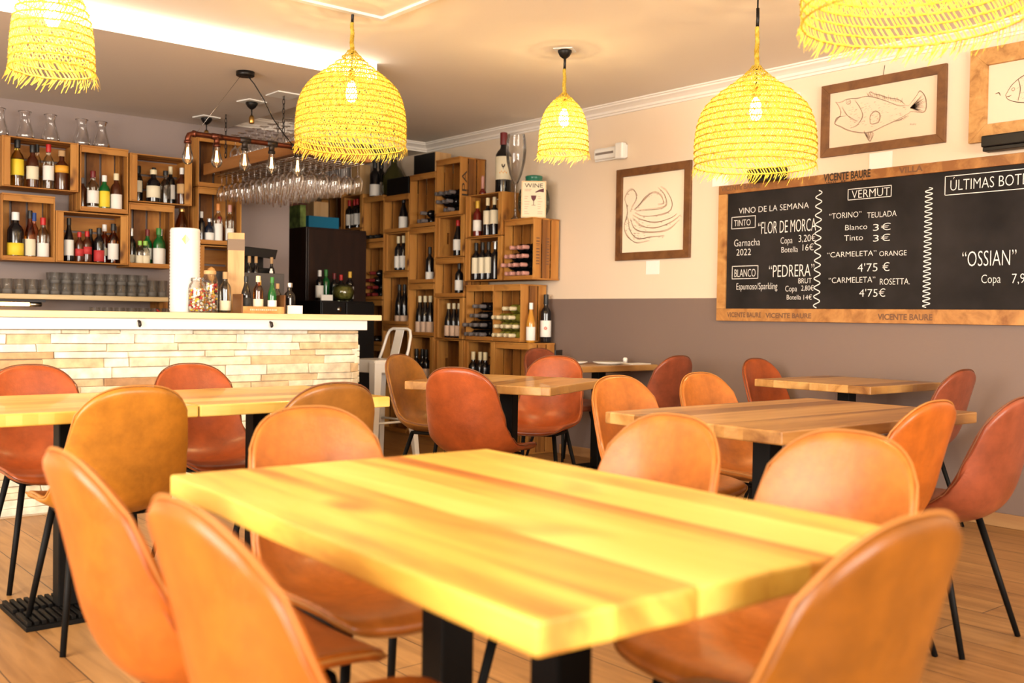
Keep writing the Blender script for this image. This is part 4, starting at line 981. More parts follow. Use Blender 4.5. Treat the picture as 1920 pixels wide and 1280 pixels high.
# ---------------------------------------------------------------- things on the bar top
ZB = 1.0865
def canister():
    t = empty('white_canister', (2.40, 6.0, ZB), -.35, 'tall ridged white canister standing on the bar top', 'canister')
    pr = [(0, 0), (.086, 0)]
    n = 26
    for i in range(n):
        z = .006+i*.49/n; pr += [(.086, z), (.0895, z+.49/n*.5)]
    pr += [(.086, .497), (.082, .505), (0, .506)]
    lobj('drum', pr, M['white'], t, 40)
    bm = bmesh.new(); r = .0915
    for s in (1,):
        pts = [(0, .465), (.022, .435), (0, .405), (-.022, .435)]
        bm.faces.new([bm.verts.new((r*math.sin(x/r), -r*math.cos(x/r)-.0015, z)) for x, z in pts])
    build('gold_emblem', bm, K['gold'], t)
canister()
def candy_jar(x, y, r, h, label, seed, lid):
    t = empty('glass_jar', (x, y, ZB), 0, label, 'jar', 'glass jars of sweets on the bar')
    lobj('glass_body', [(0, .003), (r*.9, .001), (r, .008), (r, h*.72), (r*.93, h*.82), (r*.7, h*.9), (r*.68, h*.93)], M['glass'], t, 28)
    rr = random.Random(seed); bm = bmesh.new()
    for k in range(170):
        a = rr.random()*6.28; q = r*.86*math.sqrt(rr.random()); z = rr.uniform(.012, h*.70)
        bmesh.ops.create_icosphere(bm, subdivisions=1, radius=.0085, matrix=Matrix.Translation((q*math.cos(a), q*math.sin(a), z)))
    for i, f in enumerate(bm.faces): f.material_index = (i//20) % 5
    o = build('sweets', bm, [LB['white'], LB['cream'], LB['red'], LB['yellow'], K['orange']], t); o['kind'] = 'stuff'
    lobj('lid', [(0, h*.93), (r*.72, h*.93), (r*.74, h*.94), (r*.74, h), (r*.68, h+.006), (0, h+.008)], lid, t, 24)
candy_jar(2.418, 5.855, .052, .20, 'glass jar of coloured sweets in front of the white canister', 1, M['glass_dim'])
candy_jar(2.528, 5.93, .050, .25, 'taller glass jar of coloured sweets right of the white canister', 2, M['pale_wood'])
t = empty('wooden_spoon', (2.575, 6.02, ZB), 0, 'brown wooden spoon standing behind the taller sweets jar', 'spoon')
tobj('handle', [(0, 0, 0), (.006, 0, .2)], .006, M['frame_light'], t); bm = bmesh.new(); lathe(bm, [(0, .19), (.016, .2), (.028, .235), (.024, .27), (0, .285)], 14); o = build('bowl', bm, M['frame_light'], t, smooth=True); o.scale = (1, .3, 1)
bottle(2.627, 5.93, ZB, .25, .035, 'spirit', 'clear', 'cork', 'cream', 'clear bottle with cream label between sweets jar and tall wooden box', None, -22, (.06, .3))
t = empty('tall_wooden_box', (2.735, 6.02, ZB), math.radians(-22), 'tall wooden box with grey printed band standing on the bar', 'box')
bx('box_body', -.05, .05, -.05, .05, 0, .50, M['pale_wood'], t, bevel=.002); bx('printed_band', -.0512, .0512, -.0512, .0512, .39, .46, P('grey_brown_band', (.22, .15, .10, 1), .7), t)
def tray():
    t = empty('wooden_tray', (2.79, 5.80, ZB), 0, 'low wooden tray of small bottles on the bar top', 'tray')
    bx('base', -.135, .135, -.055, .055, 0, .008, M['frame_light'], t)
    bx('front_wall', -.135, .135, -.063, -.0555, 0, .042, M['frame_light'], t); bx('back_wall', -.135, .135, .0555, .063, 0, .042, M['frame_light'], t)
    for s in (-1, 1): bx('end_wall', min(s*.1355, s*.145), max(s*.1355, s*.145), -.063, .063, 0, .115, M['frame_dark'], t)
    bm = bmesh.new(); r = random.Random(8); x = -.09
    while x < .08: q = r.uniform(.006, .012); box(bm, x, x+q, -.0642, -.0632, .017, .027); x += q+.004
    build('faded_print', bm, LB['peach'], t)
tray()
BT = 'small bottles in the wooden tray'
bottle(2.70, 5.795, ZB+.0085, .215, .029, 'burgundy', 'dark', 'black', 'black', 'brown black beer bottle at the left end of the bar tray', BT, -22, (.1, .4))
bottle(2.775, 5.785, ZB+.0085, .22, .031, 'spirit', 'amber', 'cream', 'cream', 'amber bottle with cream label in the middle of the bar tray', BT, -22, (.1, .36))
bottle(2.806, 5.832, ZB+.0085, .195, .022, 'spirit', 'amber', 'yellow', None, 'slim amber bottle with yellow cap at the back of the tray', BT, -22)
bottle(2.868, 5.785, ZB+.0085, .215, .028, 'burgundy', 'green', 'green', 'white', 'dark green bottle at the right end of the bar tray', BT, -22, (.08, .34))
bottle(2.972, 5.92, ZB, .19, .026, 'spirit', 'clear', 'cork', 'cream', 'clear bottle with cork cap right of the bar tray', None, -22, (.1, .4))
bottle(3.035, 5.88, ZB, .195, .037, 'squat', 'dark', 'silver', None, 'round black bottle behind the white card on the bar', None, -22)
tag(bx('table_card', 2.962, 3.065, 5.76, 5.775, ZB, ZB+.052, M['paper']), 'blank white card standing on the bar before the round bottle', 'card')
t = empty('grey_screen', (2.96, 6.13, ZB), 0, 'dark grey flat panel standing at the back of the bar', 'panel')
bx('panel', -.31, .16, -.012, .012, .0, .262, M['grey_panel'], t, bevel=.004); bx('foot', -.1, .1, -.06, .1, 0, .012, M['grey_panel'], t)
t = empty('black_machine', (3.51, 7.45, 1.0405), 0, 'black machine with slanted lid before the grey wall behind the bar', 'machine')
bx('body', -.13, .13, -.10, .13, 0, .40, M['black'], t, bevel=.004); bx('front_ledge', -.13, .13, -.24, -.1005, 0, .19, M['black'], t, bevel=.004)
bm = bmesh.new(); v = [bm.verts.new(p) for p in ((-.14, -.12, .49), (.15, -.12, .47), (.15, .13, .51), (-.14, .13, .53), (-.14, -.12, .56), (.17, -.12, .545), (.17, .13, .56), (-.14, .13, .575))]
for f in ((3, 2, 1, 0), (4, 5, 6, 7), (0, 1, 5, 4), (1, 2, 6, 5), (2, 3, 7, 6), (3, 0, 4, 7)): bm.faces.new([v[i] for i in f])
build('lid', bm, M['black'], t, bevel=.004); bx('hinge_post', -.12, .12, .03, .11, .40, .495, M['black'], t)
for x, wd in ((3.415, 'left'), (3.47, 'middle'), (3.60, 'right')):
    bottle(x, 7.275, 1.231, .29, .026, 'spirit', 'dark', 'cork', None, wd+' cork topped bottle before the black machine', 'cork topped bottles', 0)
t = empty('spray_nozzle', (3.03, 6.128, ZB+.2625), 0, 'small white nozzle on top of the grey panel', 'nozzle'); lobj('nozzle', [(0, 0), (.012, 0), (.012, .012), (.007, .02), (.008, .03), (0, .032)], M['white'], t, 14)

# ---------------------------------------------------------------- woven straw lamps
def pendant(x, y, zb, R, Hd, neck, label, seed, power, g, rose=True, plate=True, ztop=HC, rot=0.6, nopen=2, gap=.0122):
    """zb: rim height, R: radius, Hd: dome height, neck: length of the twisted straw neck"""
    r = random.Random(seed)
    t = empty('pendant_lamp', (x, y, zb), 0, label, 'pendant lamp', 'woven straw pendant lamps')
    def rad(f): return R*spline(g, f)         # f: 0 rim .. 1 top
    rows = max(9, int(Hd/.030)); bm = bmesh.new()
    def P3(f, a, o=0): q = rad(f)+o; return Vector((q*math.cos(a), q*math.sin(a), f*Hd))
    def ribbon(f0, a0, f1, a1, wd, o=0.0, seg=2):
        pv = []
        for i in range(seg+1):
            s = i/seg; f = f0+(f1-f0)*s; a = a0+(a1-a0)*s
            c = P3(f, a, o+.002*math.sin(s*PI)); tg = Vector((-math.sin(a), math.cos(a), 0))
            pv.append((bm.verts.new(c-tg*wd/2), bm.verts.new(c+tg*wd/2)))
        for p, q in zip(pv, pv[1:]): bm.faces.new((p[0], p[1], q[1], q[0]))
    for i in range(rows):
        f0, f1 = i/rows, (i+1)/rows; q = max(.02, rad((f0+f1)/2)); n = max(14, int(2*PI*q/(gap*(1.25 if i < 3 else 1))))
        sl = .021/q
        for k in range(n):
            a = 2*PI*(k+r.uniform(-.25, .25))/n
            ribbon(f0-.004, a-sl/2, f1+.004, a+sl/2, r.uniform(.0045, .0072), r.uniform(-.001, .002))
        if i > nopen:
            n2 = int(n*.45)
            for k in range(n2):
                a = 2*PI*(k+r.uniform(-.4, .4))/n2
                ribbon(f0-.004, a+sl*.6, f1+.004, a-sl*.6, r.uniform(.004, .006), r.uniform(-.003, -.0015))
    for i in range(rows+1):            # plaited bands between the rows
        f = i/rows; q = rad(f); n = max(20, int(2*PI*q/.016))
        pts = [Vector(((q+.002*(1 if k % 2 else -1))*math.cos(2*PI*k/n), (q+.002*(1 if k % 2 else -1))*math.sin(2*PI*k/n), f*Hd+r.uniform(-.0015, .0015))) for k in range(n)]
        tube(bm, pts, .0036, 4, closed=True)
    # twisted neck
    for k in range(5):
        pts = [Vector((.008*math.cos(k*1.256+s*.9)*(1-.03*s)+.002*math.sin(s), .008*math.sin(k*1.256+s*.9)*(1-.03*s), Hd-.01+neck*s/12)) for s in range(13)]
        tube(bm, pts, .0055, 5)
    o = build('woven_shade', bm, M['straw'], t)
    bm = bmesh.new()
    n = int(2*PI*R/.0085)
    for k in range(n):
        a = 2*PI*(k+r.random())/n; L = r.uniform(.022, .06); sw = r.uniform(.35, 1.0); q = R*g[0][1]
        p0 = Vector((q*math.cos(a), q*math.sin(a), .004)); tg = Vector((-math.sin(a), math.cos(a), 0)); rd = Vector((math.cos(a), math.sin(a), 0))
        L *= 1.15; sw *= .8; p1 = p0+tg*L*sw*.5+rd*L*r.uniform(.0, .25)-Vector((0, 0, L*.5)); p2 = p0+tg*L*sw+rd*L*r.uniform(.0, .3)-Vector((0, 0, L*r.uniform(.75, 1.05)))
        wv = Vector((0, 0, 1)).cross(tg).normalized()*.0
        pv = []
        for p, wd in ((p0, .0035), (p1, .003), (p2, .0012)): pv.append((bm.verts.new(p-tg*wd/2-Vector((0, 0, wd/2))), bm.verts.new(p+tg*wd/2+Vector((0, 0, wd/2)))))
        for p, q2 in zip(pv, pv[1:]): bm.faces.new((p[0], p[1], q2[1], q2[0]))
    build('fringe', bm, M['straw'], t)
    zn = Hd+neck-.01
    tobj('cord', [(0, 0, Hd*.62), (0, 0, zn), (.004, .003, (zn+ztop-zb)/2), (0, 0, ztop-zb-.03)], .0042, M['black'], t, 8)
    tobj('cord_sleeve', [(0, 0, zn-.004), (.002, 0, zn+.045), (.001, 0, zn+.09)], .008, M['black'], t, 8)
    if rose: lobj('ceiling_rose', [(0, ztop-zb-.055), (.012, ztop-zb-.052), (.03, ztop-zb-.038), (.042, ztop-zb-.014), (.042, ztop-zb-.004), (0, ztop-zb-.004)], M['black'], t, 20)
    if plate:
        o = bx('ceiling_plate', -.058, .058, -.058, .058, ztop-zb-.0045, ztop-zb-.0005, M['white'], t); o.rotation_euler.z = rot
    zc = Hd*.56
    lobj('socket', [(0, zc+.06), (.017, zc+.06), (.019, zc+.09), (.012, zc+.12), (0, zc+.12)], M['brass'], t, 14)
    lobj('bulb', [(0, zc-.05), (.018, zc-.044), (.029, zc-.02), (.030, zc), (.024, zc+.03), (.014, zc+.06), (0, zc+.06)], M['bulb'], t, 18)
    l = D.lights.new('lamp_light', 'POINT'); l.energy = power; l.color = (1.0, .70, .32); l.shadow_soft_size = .03
    lo = D.objects.new('lamp_light', l); COL.objects.link(lo); lo.parent = t; lo.location = (0, 0, zc-.085)
WIDE = [(0, .99), (.12, 1.0), (.275, .99), (.42, .955), (.565, .865), (.64, .77), (.71, .645), (.78, .49), (.855, .33), (.93, .185), (1, .07)]
BELL = [(0, 1.0), (.15, .985), (.35, .95), (.55, .87), (.72, .70), (.85, .46), (.94, .24), (1, .09)]
LP = 20
pendant(1.135, 4.157, 2.01, .153, .38, .16, 'small woven straw lamp at upper left over the joined tables', 1, LP, BELL, nopen=7, gap=.0125)
pendant(2.793, 4.731, 1.985, .292, .50, .16, 'big woven straw lamp hanging from the white square ceiling panel', 2, LP, WIDE, rose=False, plate=False, ztop=HC-.008, nopen=3)
pendant(4.157, 4.55, 2.085, .152, .355, .155, 'smallest woven straw lamp hanging right of the giant wine glass', 3, LP, BELL)
pendant(4.034, 3.046, 1.835, .289, .475, .20, 'big woven straw lamp hanging before the chalkboard', 4, LP, WIDE)
pendant(2.70, 1.505, 1.945, .305, .50, .17, 'woven straw lamp at the top right corner, mostly out of the picture', 5, LP, WIDE)

# ---------------------------------------------------------------- pipe lamp over the bar
def pipe_lamp():
    yl, zl = 5.97, 2.163
    t = empty('pipe_lamp', (2.765, yl, zl), 0, 'copper pipe lamp with five clear bulbs hanging above the bar', 'lamp')
    x0, x1 = -.365, .365
    tobj('pipe', [(x0, 0, -.055), (x0, 0, -.03), (x0+.008, 0, -.01), (x0+.03, 0, 0), (x1-.03, 0, 0), (x1-.008, 0, -.01), (x1, 0, -.03), (x1, 0, -.055)], .0165, M['copper'], t, 14)
    xs = [x0+(x1-x0)*i/4 for i in range(5)]
    for i, x in enumerate(xs):
        bm = bmesh.new()
        if 0 < i < 4:
            tube(bm, [(x-.034, 0, 0), (x+.034, 0, 0)], .0195, 14); tube(bm, [(x, 0, 0), (x, 0, -.05)], .0185, 14)
        for zz in ((-.046, .0225),): tube(bm, [(x, 0, -.062), (x, 0, -.046)], .0225, 14)
        if i in (0, 4):
            s = 1 if i == 0 else -1
            tube(bm, [(x+s*.03, 0, 0), (x+s*.048, 0, 0)], .021, 14)
        build('pipe_fitting', bm, M['copper'] if i < 2 else M['iron'], t, smooth=True)
        b = lobj('bulb', [(.014, -.062), (.016, -.075), (.022, -.10), (.031, -.13), (.034, -.15), (.029, -.172), (.015, -.186), (0, -.19)], M['glass_dim'], t, 20); b.location.x = x
        bm = bmesh.new()
        for k in range(4):
            a = k*PI/2; tube(bm, [(.004*math.cos(a), .004*math.sin(a), -.085), (.010*math.cos(a), .010*math.sin(a), -.155)], .0016, 5)
        f = build('filament', bm, M['filament'], b)
    lobj('ceiling_rose', [(0, HS-zl-.03), (.05, HS-zl-.03), (.056, HS-zl-.026), (.056, HS-zl-.001), (0, HS-zl-.001)], M['black'], t, 28)
    bm = bmesh.new()
    tube(bm, [(-.03, 0, HS-zl-.03), (x0+.06, 0, .016)], .0012, 4); tube(bm, [(.03, 0, HS-zl-.03), (x1-.06, 0, .016)], .0012, 4)
    build('hanging_wire', bm, M['steel'], t)
    tobj('cord', [(.02, 0, HS-zl-.028), (.06, .0, .36), (.12, 0, .28), (.19, 0, .16), (.26, 0, .08), (x1-.04, 0, .014)], .0035, M['black'], t, 6)
pipe_lamp()
def stub(x, y, label, rot):
    t = empty('ceiling_lamp_holder', (x, y, HS), 0, label, 'lamp holder', 'bulbless lamp holders over the bar')
    o = bx('ceiling_plate', -.075, .075, -.075, .075, -.008, -.0005, M['white'], t); o.rotation_euler.z = rot
    lobj('ceiling_rose', [(0, -.06), (.012, -.056), (.03, -.04), (.042, -.02), (.042, -.0085), (0, -.0085)], M['black'], t, 20)
    tobj('cord', [(0, 0, -.055), (0, 0, -.10)], .005, M['black'], t); lobj('socket', [(0, -.16), (.016, -.158), (.019, -.15), (.019, -.118), (.012, -.10), (0, -.10)], M['brass'], t, 16)
stub(3.186, 7.56, 'empty brass lamp holder on white plate nearer the back wall', .2); stub(3.186, 6.77, 'empty brass lamp holder on white plate just left of the chain', .2)

# ---------------------------------------------------------------- hanging glass rack
def wine_glass_mesh():
    bm = bmesh.new()   # hangs foot up: z = 0 at the foot
    lathe(bm, [(0, -.0015), (.033, 0), (.034, -.002), (.012, -.006), (.0042, -.014), (.0036, -.05), (.0042, -.085), (.012, -.094), (.028, -.108), (.039, -.130), (.0415, -.155), (.037, -.185), (.0315, -.21)], 14)
    m = D.meshes.new('wine_glass'); bm.to_mesh(m); bm.free(); m.materials.append(M['glass']); return m
def rack():
    X0, X1, Y0, Y1, Z = 3.19, 3.74, 6.10, 7.56, 2.17
    t = empty('glass_rack', ((X0+X1)/2, (Y0+Y1)/2, Z), 0, 'hanging wooden shelf full of glasses behind the pipe lamp', 'glass rack')
    ox, oy = -(X0+X1)/2, -(Y0+Y1)/2
    bx('board', X0+ox, X1+ox, Y0+oy, Y1+oy, 0, .03, M['beam'], t, bevel=.003)
    for a in (X0-.018, X1+.001): bx('side_beam', a+ox, a+.017+ox, Y0-.02+oy, Y1+.02+oy, -.025, .06, M['beam'], t, bevel=.003)
    for y in (Y0+.02, Y1-.03): bx('end_beam', X0+.0005+ox, X1-.0005+ox, y-.04+oy, y-.0205+oy, -.025, .06, M['beam'], t) if y < 7 else None
    for k in range(6):
        bm = bmesh.new()
        for dx in (-.007, .007):
            x = X0+.045+k*.092+dx+ox+(.018 if dx > 0 else -.018)-.046+.046
            tube(bm, [(x, Y0+.02+oy, -.035), (x, Y1-.05+oy, -.035)], .003, 5)
            for y in (Y0+.05, (Y0+Y1)/2, Y1-.1): tube(bm, [(x, y+oy, -.035), (x, y+oy, .0)], .0025, 5)
        build('rail', bm, M['steel'], t, smooth=True)
    for x, y in ((X0+.06, 6.407), (X1-.06, 6.407), (X0+.06, 7.35), (X1-.06, 7.35)):
        bm = bmesh.new(); n = 12
        for k in range(n):
            zc = .03+(HS-Z-.03)*(k+.5)/n; h = (HS-Z-.03)/n*.62
            a = (k % 2)*PI/2; pts = [(x+ox+.008*math.cos(q)*math.cos(a), y+oy+.008*math.cos(q)*math.sin(a), zc+h*math.sin(q)) for q in [2*PI*i/10 for i in range(10)]]
            tube(bm, pts, .0028, 5, closed=True)
        build('chain', bm, M['iron'], t, smooth=True)
    wg = wine_glass_mesh(); r = random.Random(11)
    for k in range(6):
        for j in range(14):
            y = Y0+.06+j*.094
            if y > Y1-.1: continue
            o = link('wine_glass', wg); o.location = (X0+.045+k*.092, y, Z-.0305); o.rotation_euler.z = r.random()*6; s = r.uniform(.93, 1.04); o.scale = (s, s, s)
            tag(o, 'clear wine glass hanging upside down under the wooden rack', 'wine glass', 'wine glasses hanging under the rack')
    for k in range(5):
        for j in range(9):
            y = Y0+.12+j*.12
            o = link('wine_glass', wg); o.location = (X0+.06+k*.105, y, Z+.0315+.21); tag(o, 'clear wine glass standing upside down on top of the hanging rack', 'wine glass', 'wine glasses on top of the rack')
    tag(bx('ceiling_hook_plate', 3.16, 3.34, 6.31, 6.50, HS-.008, HS-.0005, M['white']), 'thin white square plate on the ceiling where the chain hangs', 'ceiling plate')
rack()

# ---------------------------------------------------------------- pictures, chalkboard and fittings on the right wall
# wall frame of reference: u runs along -Y (to the right as seen), z up
def wall_thing(name, y_left, label, cat, group=None):
    t = empty(name, (XW, y_left, 0), -PI/2, label, cat, group)   # local +x -> world -Y, local +y -> into the wall
    return t
def frame(t, w_, z0, z1, bw, m, depth=.022, lift=.002):
    yf, yb = -depth-lift, -lift
    def bar(pts): 
        bm = bmesh.new(); A = [bm.verts.new((x, yf, z)) for x, z in pts]; B = [bm.verts.new((x, yb, z)) for x, z in pts]
        bm.faces.new(A); bm.faces.new(B[::-1])
        for i in range(4): j = (i+1) % 4; bm.faces.new((A[j], A[i], B[i], B[j]))
        return bm
    q = ((0, z0), (w_, z0), (w_, z1), (0, z1)); p = ((bw, z0+bw), (w_-bw, z0+bw), (w_-bw, z1-bw), (bw, z1-bw))
    for i in range(4): j = (i+1) % 4; build('frame_side', bar((q[i], q[j], p[j], p[i])), m, t, bevel=.002)
def stroke(bm, pts, w_, y=-.0068, taper=True, n=26):
    """a pencil stroke drawn flat on the paper"""
    pts = [(i/(len(pts)-1), p[0], p[1]) for i, p in enumerate(pts)]
    L, prev = [], None
    c = [Vector(spline(pts, i/n)) for i in range(n+1)]
    for i, p in enumerate(c):
        d = (c[min(i+1, n)]-c[max(i-1, 0)]); d = d.normalized() if d.length > 1e-9 else Vector((1, 0)); nn = Vector((-d.y, d.x))
        ww = w_*(.35+.65*math.sin(PI*i/n)) if taper else w_
        L.append((bm.verts.new((p.x+nn.x*ww/2, y, p.y+nn.y*ww/2)), bm.verts.new((p.x-nn.x*ww/2, y, p.y-nn.y*ww/2))))
    for a, b in zip(L, L[1:]): bm.faces.new((a[0], a[1], b[1], b[0]))
def sketchy(bm, pts, w_, rep, j, rr, **k):
    for i in range(rep): stroke(bm, [(x+rr.uniform(-j, j), z+rr.uniform(-j, j)) for x, z in pts], w_*rr.uniform(.6, 1.2), **k)
def paper(t, w_, z0, z1, bw, m): bx('paper', bw-.004, w_-bw+.004, -.006, -.003, z0+bw-.004, z1-bw+.004, m, t)
def octopus():
    t = wall_thing('framed_drawing', 5.40, 'brown framed pencil drawing of an octopus on the right wall', 'picture')
    w_, z0, z1, bw = .722, 1.52, 2.20, .058
    frame(t, w_, z0, z1, bw, M['frame_dark']); paper(t, w_, z0, z1, bw, M['art_paper'])
    rr = random.Random(5); bm = bmesh.new()
    # picture fractions -> wall: measured on the drawing (x 0..1, y 0..1 downwards)
    def F(L): return [(w_*((x-180)/635), z0+(z1-z0)*(1-((y-(265-(x-180)*.12))/((1035-(x-180)*.005)-(265-(x-180)*.12))))) for x, y in L]
    arms = [[(345, 600), (420, 520), (490, 460), (560, 480), (585, 550), (540, 565)], [(350, 610), (440, 605), (560, 595), (610, 560), (590, 480), (540, 420)],
            [(340, 630), (420, 660), (560, 655), (640, 620), (655, 550), (610, 450), (560, 410)], [(320, 650), (400, 690), (520, 715), (640, 690), (700, 650)], [(320, 670), (400, 740), (520, 760), (650, 720), (730, 660)],
            [(300, 680), (350, 770), (460, 800), (620, 785), (720, 700)], [(280, 670), (300, 780), (370, 850), (480, 840), (600, 835)], [(270, 660), (250, 740), (270, 820), (350, 880), (470, 870)], [(265, 560), (250, 500), (280, 440), (320, 425), (350, 470), (345, 520), (320, 570), (300, 620)],
            [(262, 540), (270, 600), (268, 650), (255, 700)], [(330, 600), (370, 570), (420, 500), (470, 455)]]
    for a in arms: sketchy(bm, F(a), .0034, 4, .006, rr)
    for k in range(90):
        a = rr.choice(arms); i = rr.randrange(len(a)-1); f = rr.random(); x = a[i][0]+(a[i+1][0]-a[i][0])*f; y = a[i][1]+(a[i+1][1]-a[i][1])*f
        sketchy(bm, F([(x, y+rr.uniform(0, 14)), (x+rr.uniform(6, 16), y+rr.uniform(0, 16))]), .005, 1, .002, rr, n=3)
    for k in range(50):
        x, y = rr.uniform(265, 480), rr.uniform(690, 860); sketchy(bm, F([(x, y), (x+rr.uniform(8, 22), y+rr.uniform(-8, 12))]), .004, 1, .002, rr, n=3)
    o = build('octopus_drawing', bm, M['sepia'], t)
octopus()
def fish():
    t = wall_thing('framed_drawing', 3.643, 'brown framed drawing of a big spiny fish above the chalkboard', 'picture')
    w_, z0, z1, bw = .797, 2.098, 2.537, .052
    frame(t, w_, z0, z1, bw, M['frame_dark']); paper(t, w_, z0, z1, bw, M['art_paper2'])
    rr = random.Random(9); bm = bmesh.new()
    def F(L):   # zoomed picture coordinates: left edge (788; 490..890), right edge (1490; 360..800)
        o = []
        for x, y in L:
            f = (x-788)/702; a = 490-130*f; b = 890-90*f; o.append((w_*f, z1-(y-a)/(b-a)*(z1-z0)))
        return o
    lines = [[(870, 575), (900, 575), (940, 555), (1000, 550), (1060, 540), (1150, 560), (1230, 590), (1290, 590)], [(870, 575), (890, 600), (900, 645), (865, 690), (900, 710), (960, 735), (1060, 745), (1150, 710), (1230, 670), (1300, 630)],
             [(865, 690), (880, 660), (930, 650)], [(1290, 590), (1330, 540), (1350, 510), (1375, 540), (1385, 590), (1370, 630), (1320, 625), (1295, 625)], [(1060, 540), (1070, 515), (1100, 530), (1130, 535), (1170, 545), (1230, 555), (1270, 585)],
             [(1075, 690), (1075, 650), (1100, 625), (1130, 640), (1125, 680), (1090, 695), (1075, 690)], [(1040, 735), (1060, 770), (1075, 790), (1095, 750), (1080, 740)], [(985, 560), (1010, 600), (1030, 650), (1000, 700), (960, 720)], [(1215, 680), (1250, 670), (1290, 650)],
             [(905, 600), (930, 640), (960, 660), (1000, 680)]]
    for a in lines: sketchy(bm, F(a), .0020, 4, .004, rr)
    for a in ((945, 572, 14), (948, 574, 7)): stroke(bm, F([(a[0]+a[2]*math.cos(q), a[1]+a[2]*math.sin(q)) for q in [k*PI/4 for k in range(9)]]), .003, taper=False)
    for k in range(26):
        f = k/25; x = 1060+f*200; y = 540+f*40; sketchy(bm, F([(x, y), (x-rr.uniform(0, 12), y-rr.uniform(15, 35))]), .0035, 1, .002, rr, n=4)
    for k in range(60):
        a = rr.uniform(-.9, .9); L = rr.uniform(40, 95); sketchy(bm, F([(1300, 605), (1300+L*math.cos(a*.9)*.9, 600+L*math.sin(a)*.75-18)]), .0022, 1, .003, rr, n=5)
    for k in range(150):
        x, y = rr.uniform(940, 1270), rr.uniform(565, 725)
        if abs(y-640-(x-1100)*-.05) < 75-abs(x-1050)*.18: sketchy(bm, F([(x, y), (x+rr.uniform(6, 16), y-rr.uniform(0, 6))]), .0018, 1, .001, rr, n=3)
    for k in range(14): sketchy(bm, F([(1040+k*3, 740), (1060+k*2, 785-abs(k-6)*2)]), .0022, 1, .002, rr, n=4)
    for k in range(5): sketchy(bm, F([(1300+k*7, 702), (1302+k*7, 692)]), .004, 1, .001, rr, n=3)
    build('fish_drawing', bm, M['graphite'], t)
    tobj('hanging_wire', [(.40, -.003, z1-.01), (.41, -.003, z1+.06)], .0014, M['iron'], t, 5)
fish()
def fish_two():
    t = wall_thing('framed_drawing', 2.708, 'pale rustic pine framed fish drawing cut by the right edge', 'picture')
    w_, z0, z1, bw = .80, 2.072, 2.575, .092
    frame(t, w_, z0, z1, bw, M['frame_light'], .03); paper(t, w_, z0, z1, bw, M['art_paper2'])
    rr = random.Random(3); bm = bmesh.new()
    for a in ([(.185, 2.31), (.22, 2.36), (.28, 2.40), (.38, 2.42), (.5, 2.38), (.6, 2.33)], [(.185, 2.31), (.20, 2.285), (.26, 2.26), (.36, 2.25), (.5, 2.28), (.6, 2.32)], [(.19, 2.30), (.205, 2.30), (.215, 2.305)], [(.25, 2.385), (.262, 2.33), (.25, 2.27)], [(.6, 2.33), (.66, 2.38), (.65, 2.32), (.66, 2.26), (.6, 2.32)], [(.13, 2.325), (.15, 2.328), (.158, 2.312)]): sketchy(bm, a, .0035, 3, .002, rr)
    stroke(bm, [(.225+.008*math.cos(k*PI/4), 2.335+.008*math.sin(k*PI/4)) for k in range(9)], .004, taper=False)
    for k in range(70):
        x, z = rr.uniform(.23, .55), rr.uniform(2.27, 2.40); sketchy(bm, [(x, z), (x+.012, z+.004)], .002, 1, .001, rr, n=3)
    build('fish_drawing', bm, M['graphite'], t)
fish_two()
t = wall_thing('framed_picture', 4.20, 'pale framed picture mostly hidden behind the big straw lamp', 'picture')
frame(t, .395, 2.28, 2.53, .03, M['moulding']); paper(t, .395, 2.28, 2.53, .03, M['art_paper2'])
bm = bmesh.new(); rr = random.Random(2)
for k in range(8): sketchy(bm, [(.30+k*.004, 2.40), (.345, 2.46+k*.002)], .003, 1, .003, rr)
build('drawing', bm, M['sepia'], t)
for (a, b, z0, z1, wd) in ((5.10, 4.972, 1.412, 1.511, 'blank white card below the octopus drawing'), (3.318, 3.172, 1.995, 2.09, 'blank white card between spiny fish drawing and chalkboard'), (4.50, 4.366, 1.998, 2.068, 'blank white card at the upper left corner of the chalkboard')):
    tag(bx('wall_card', XW-.004, XW-.0005, b, a, z0, z1, M['paper']), wd, 'card')
def emergency_light():
    t = wall_thing('emergency_light', 5.64, 'white oblong emergency light on the wall right of the smallest lamp', 'emergency light')
    bx('housing', 0, .335, -.02, -.001, 2.285, 2.385, M['white'], t, bevel=.006); bx('diffuser', .02, .25, -.05, -.0205, 2.295, 2.375, M['white'], t, bevel=.012)
    bx('slot', .04, .23, -.0525, -.0502, 2.328, 2.345, P('grey_slot', (.25, .2, .17, 1), .5), t); bx('end_cap', .262, .34, -.07, -.0205, 2.275, 2.395, M['white'], t, bevel=.01)
emergency_light()
def spot(y, z, w_, label):
    t = wall_thing('board_lamp', y, label, 'lamp', 'black board lamps')
    bx('housing', 0, w_, -.11, -.03, z, z+.06, M['black'], t, bevel=.006); bx('bracket', w_/2-.03, w_/2+.03, -.0295, -.001, z+.01, z+.05, M['black'], t)
    bx('lower_bar', .005, w_-.005, -.1, -.035, z-.022, z-.0005, M['black'], t, bevel=.003)
spot(2.60, 2.03, .36, 'flat black lamp above the chalkboard at the right edge'); spot(4.13, 2.005, .26, 'flat black lamp on the chalkboard behind the big straw lamp')
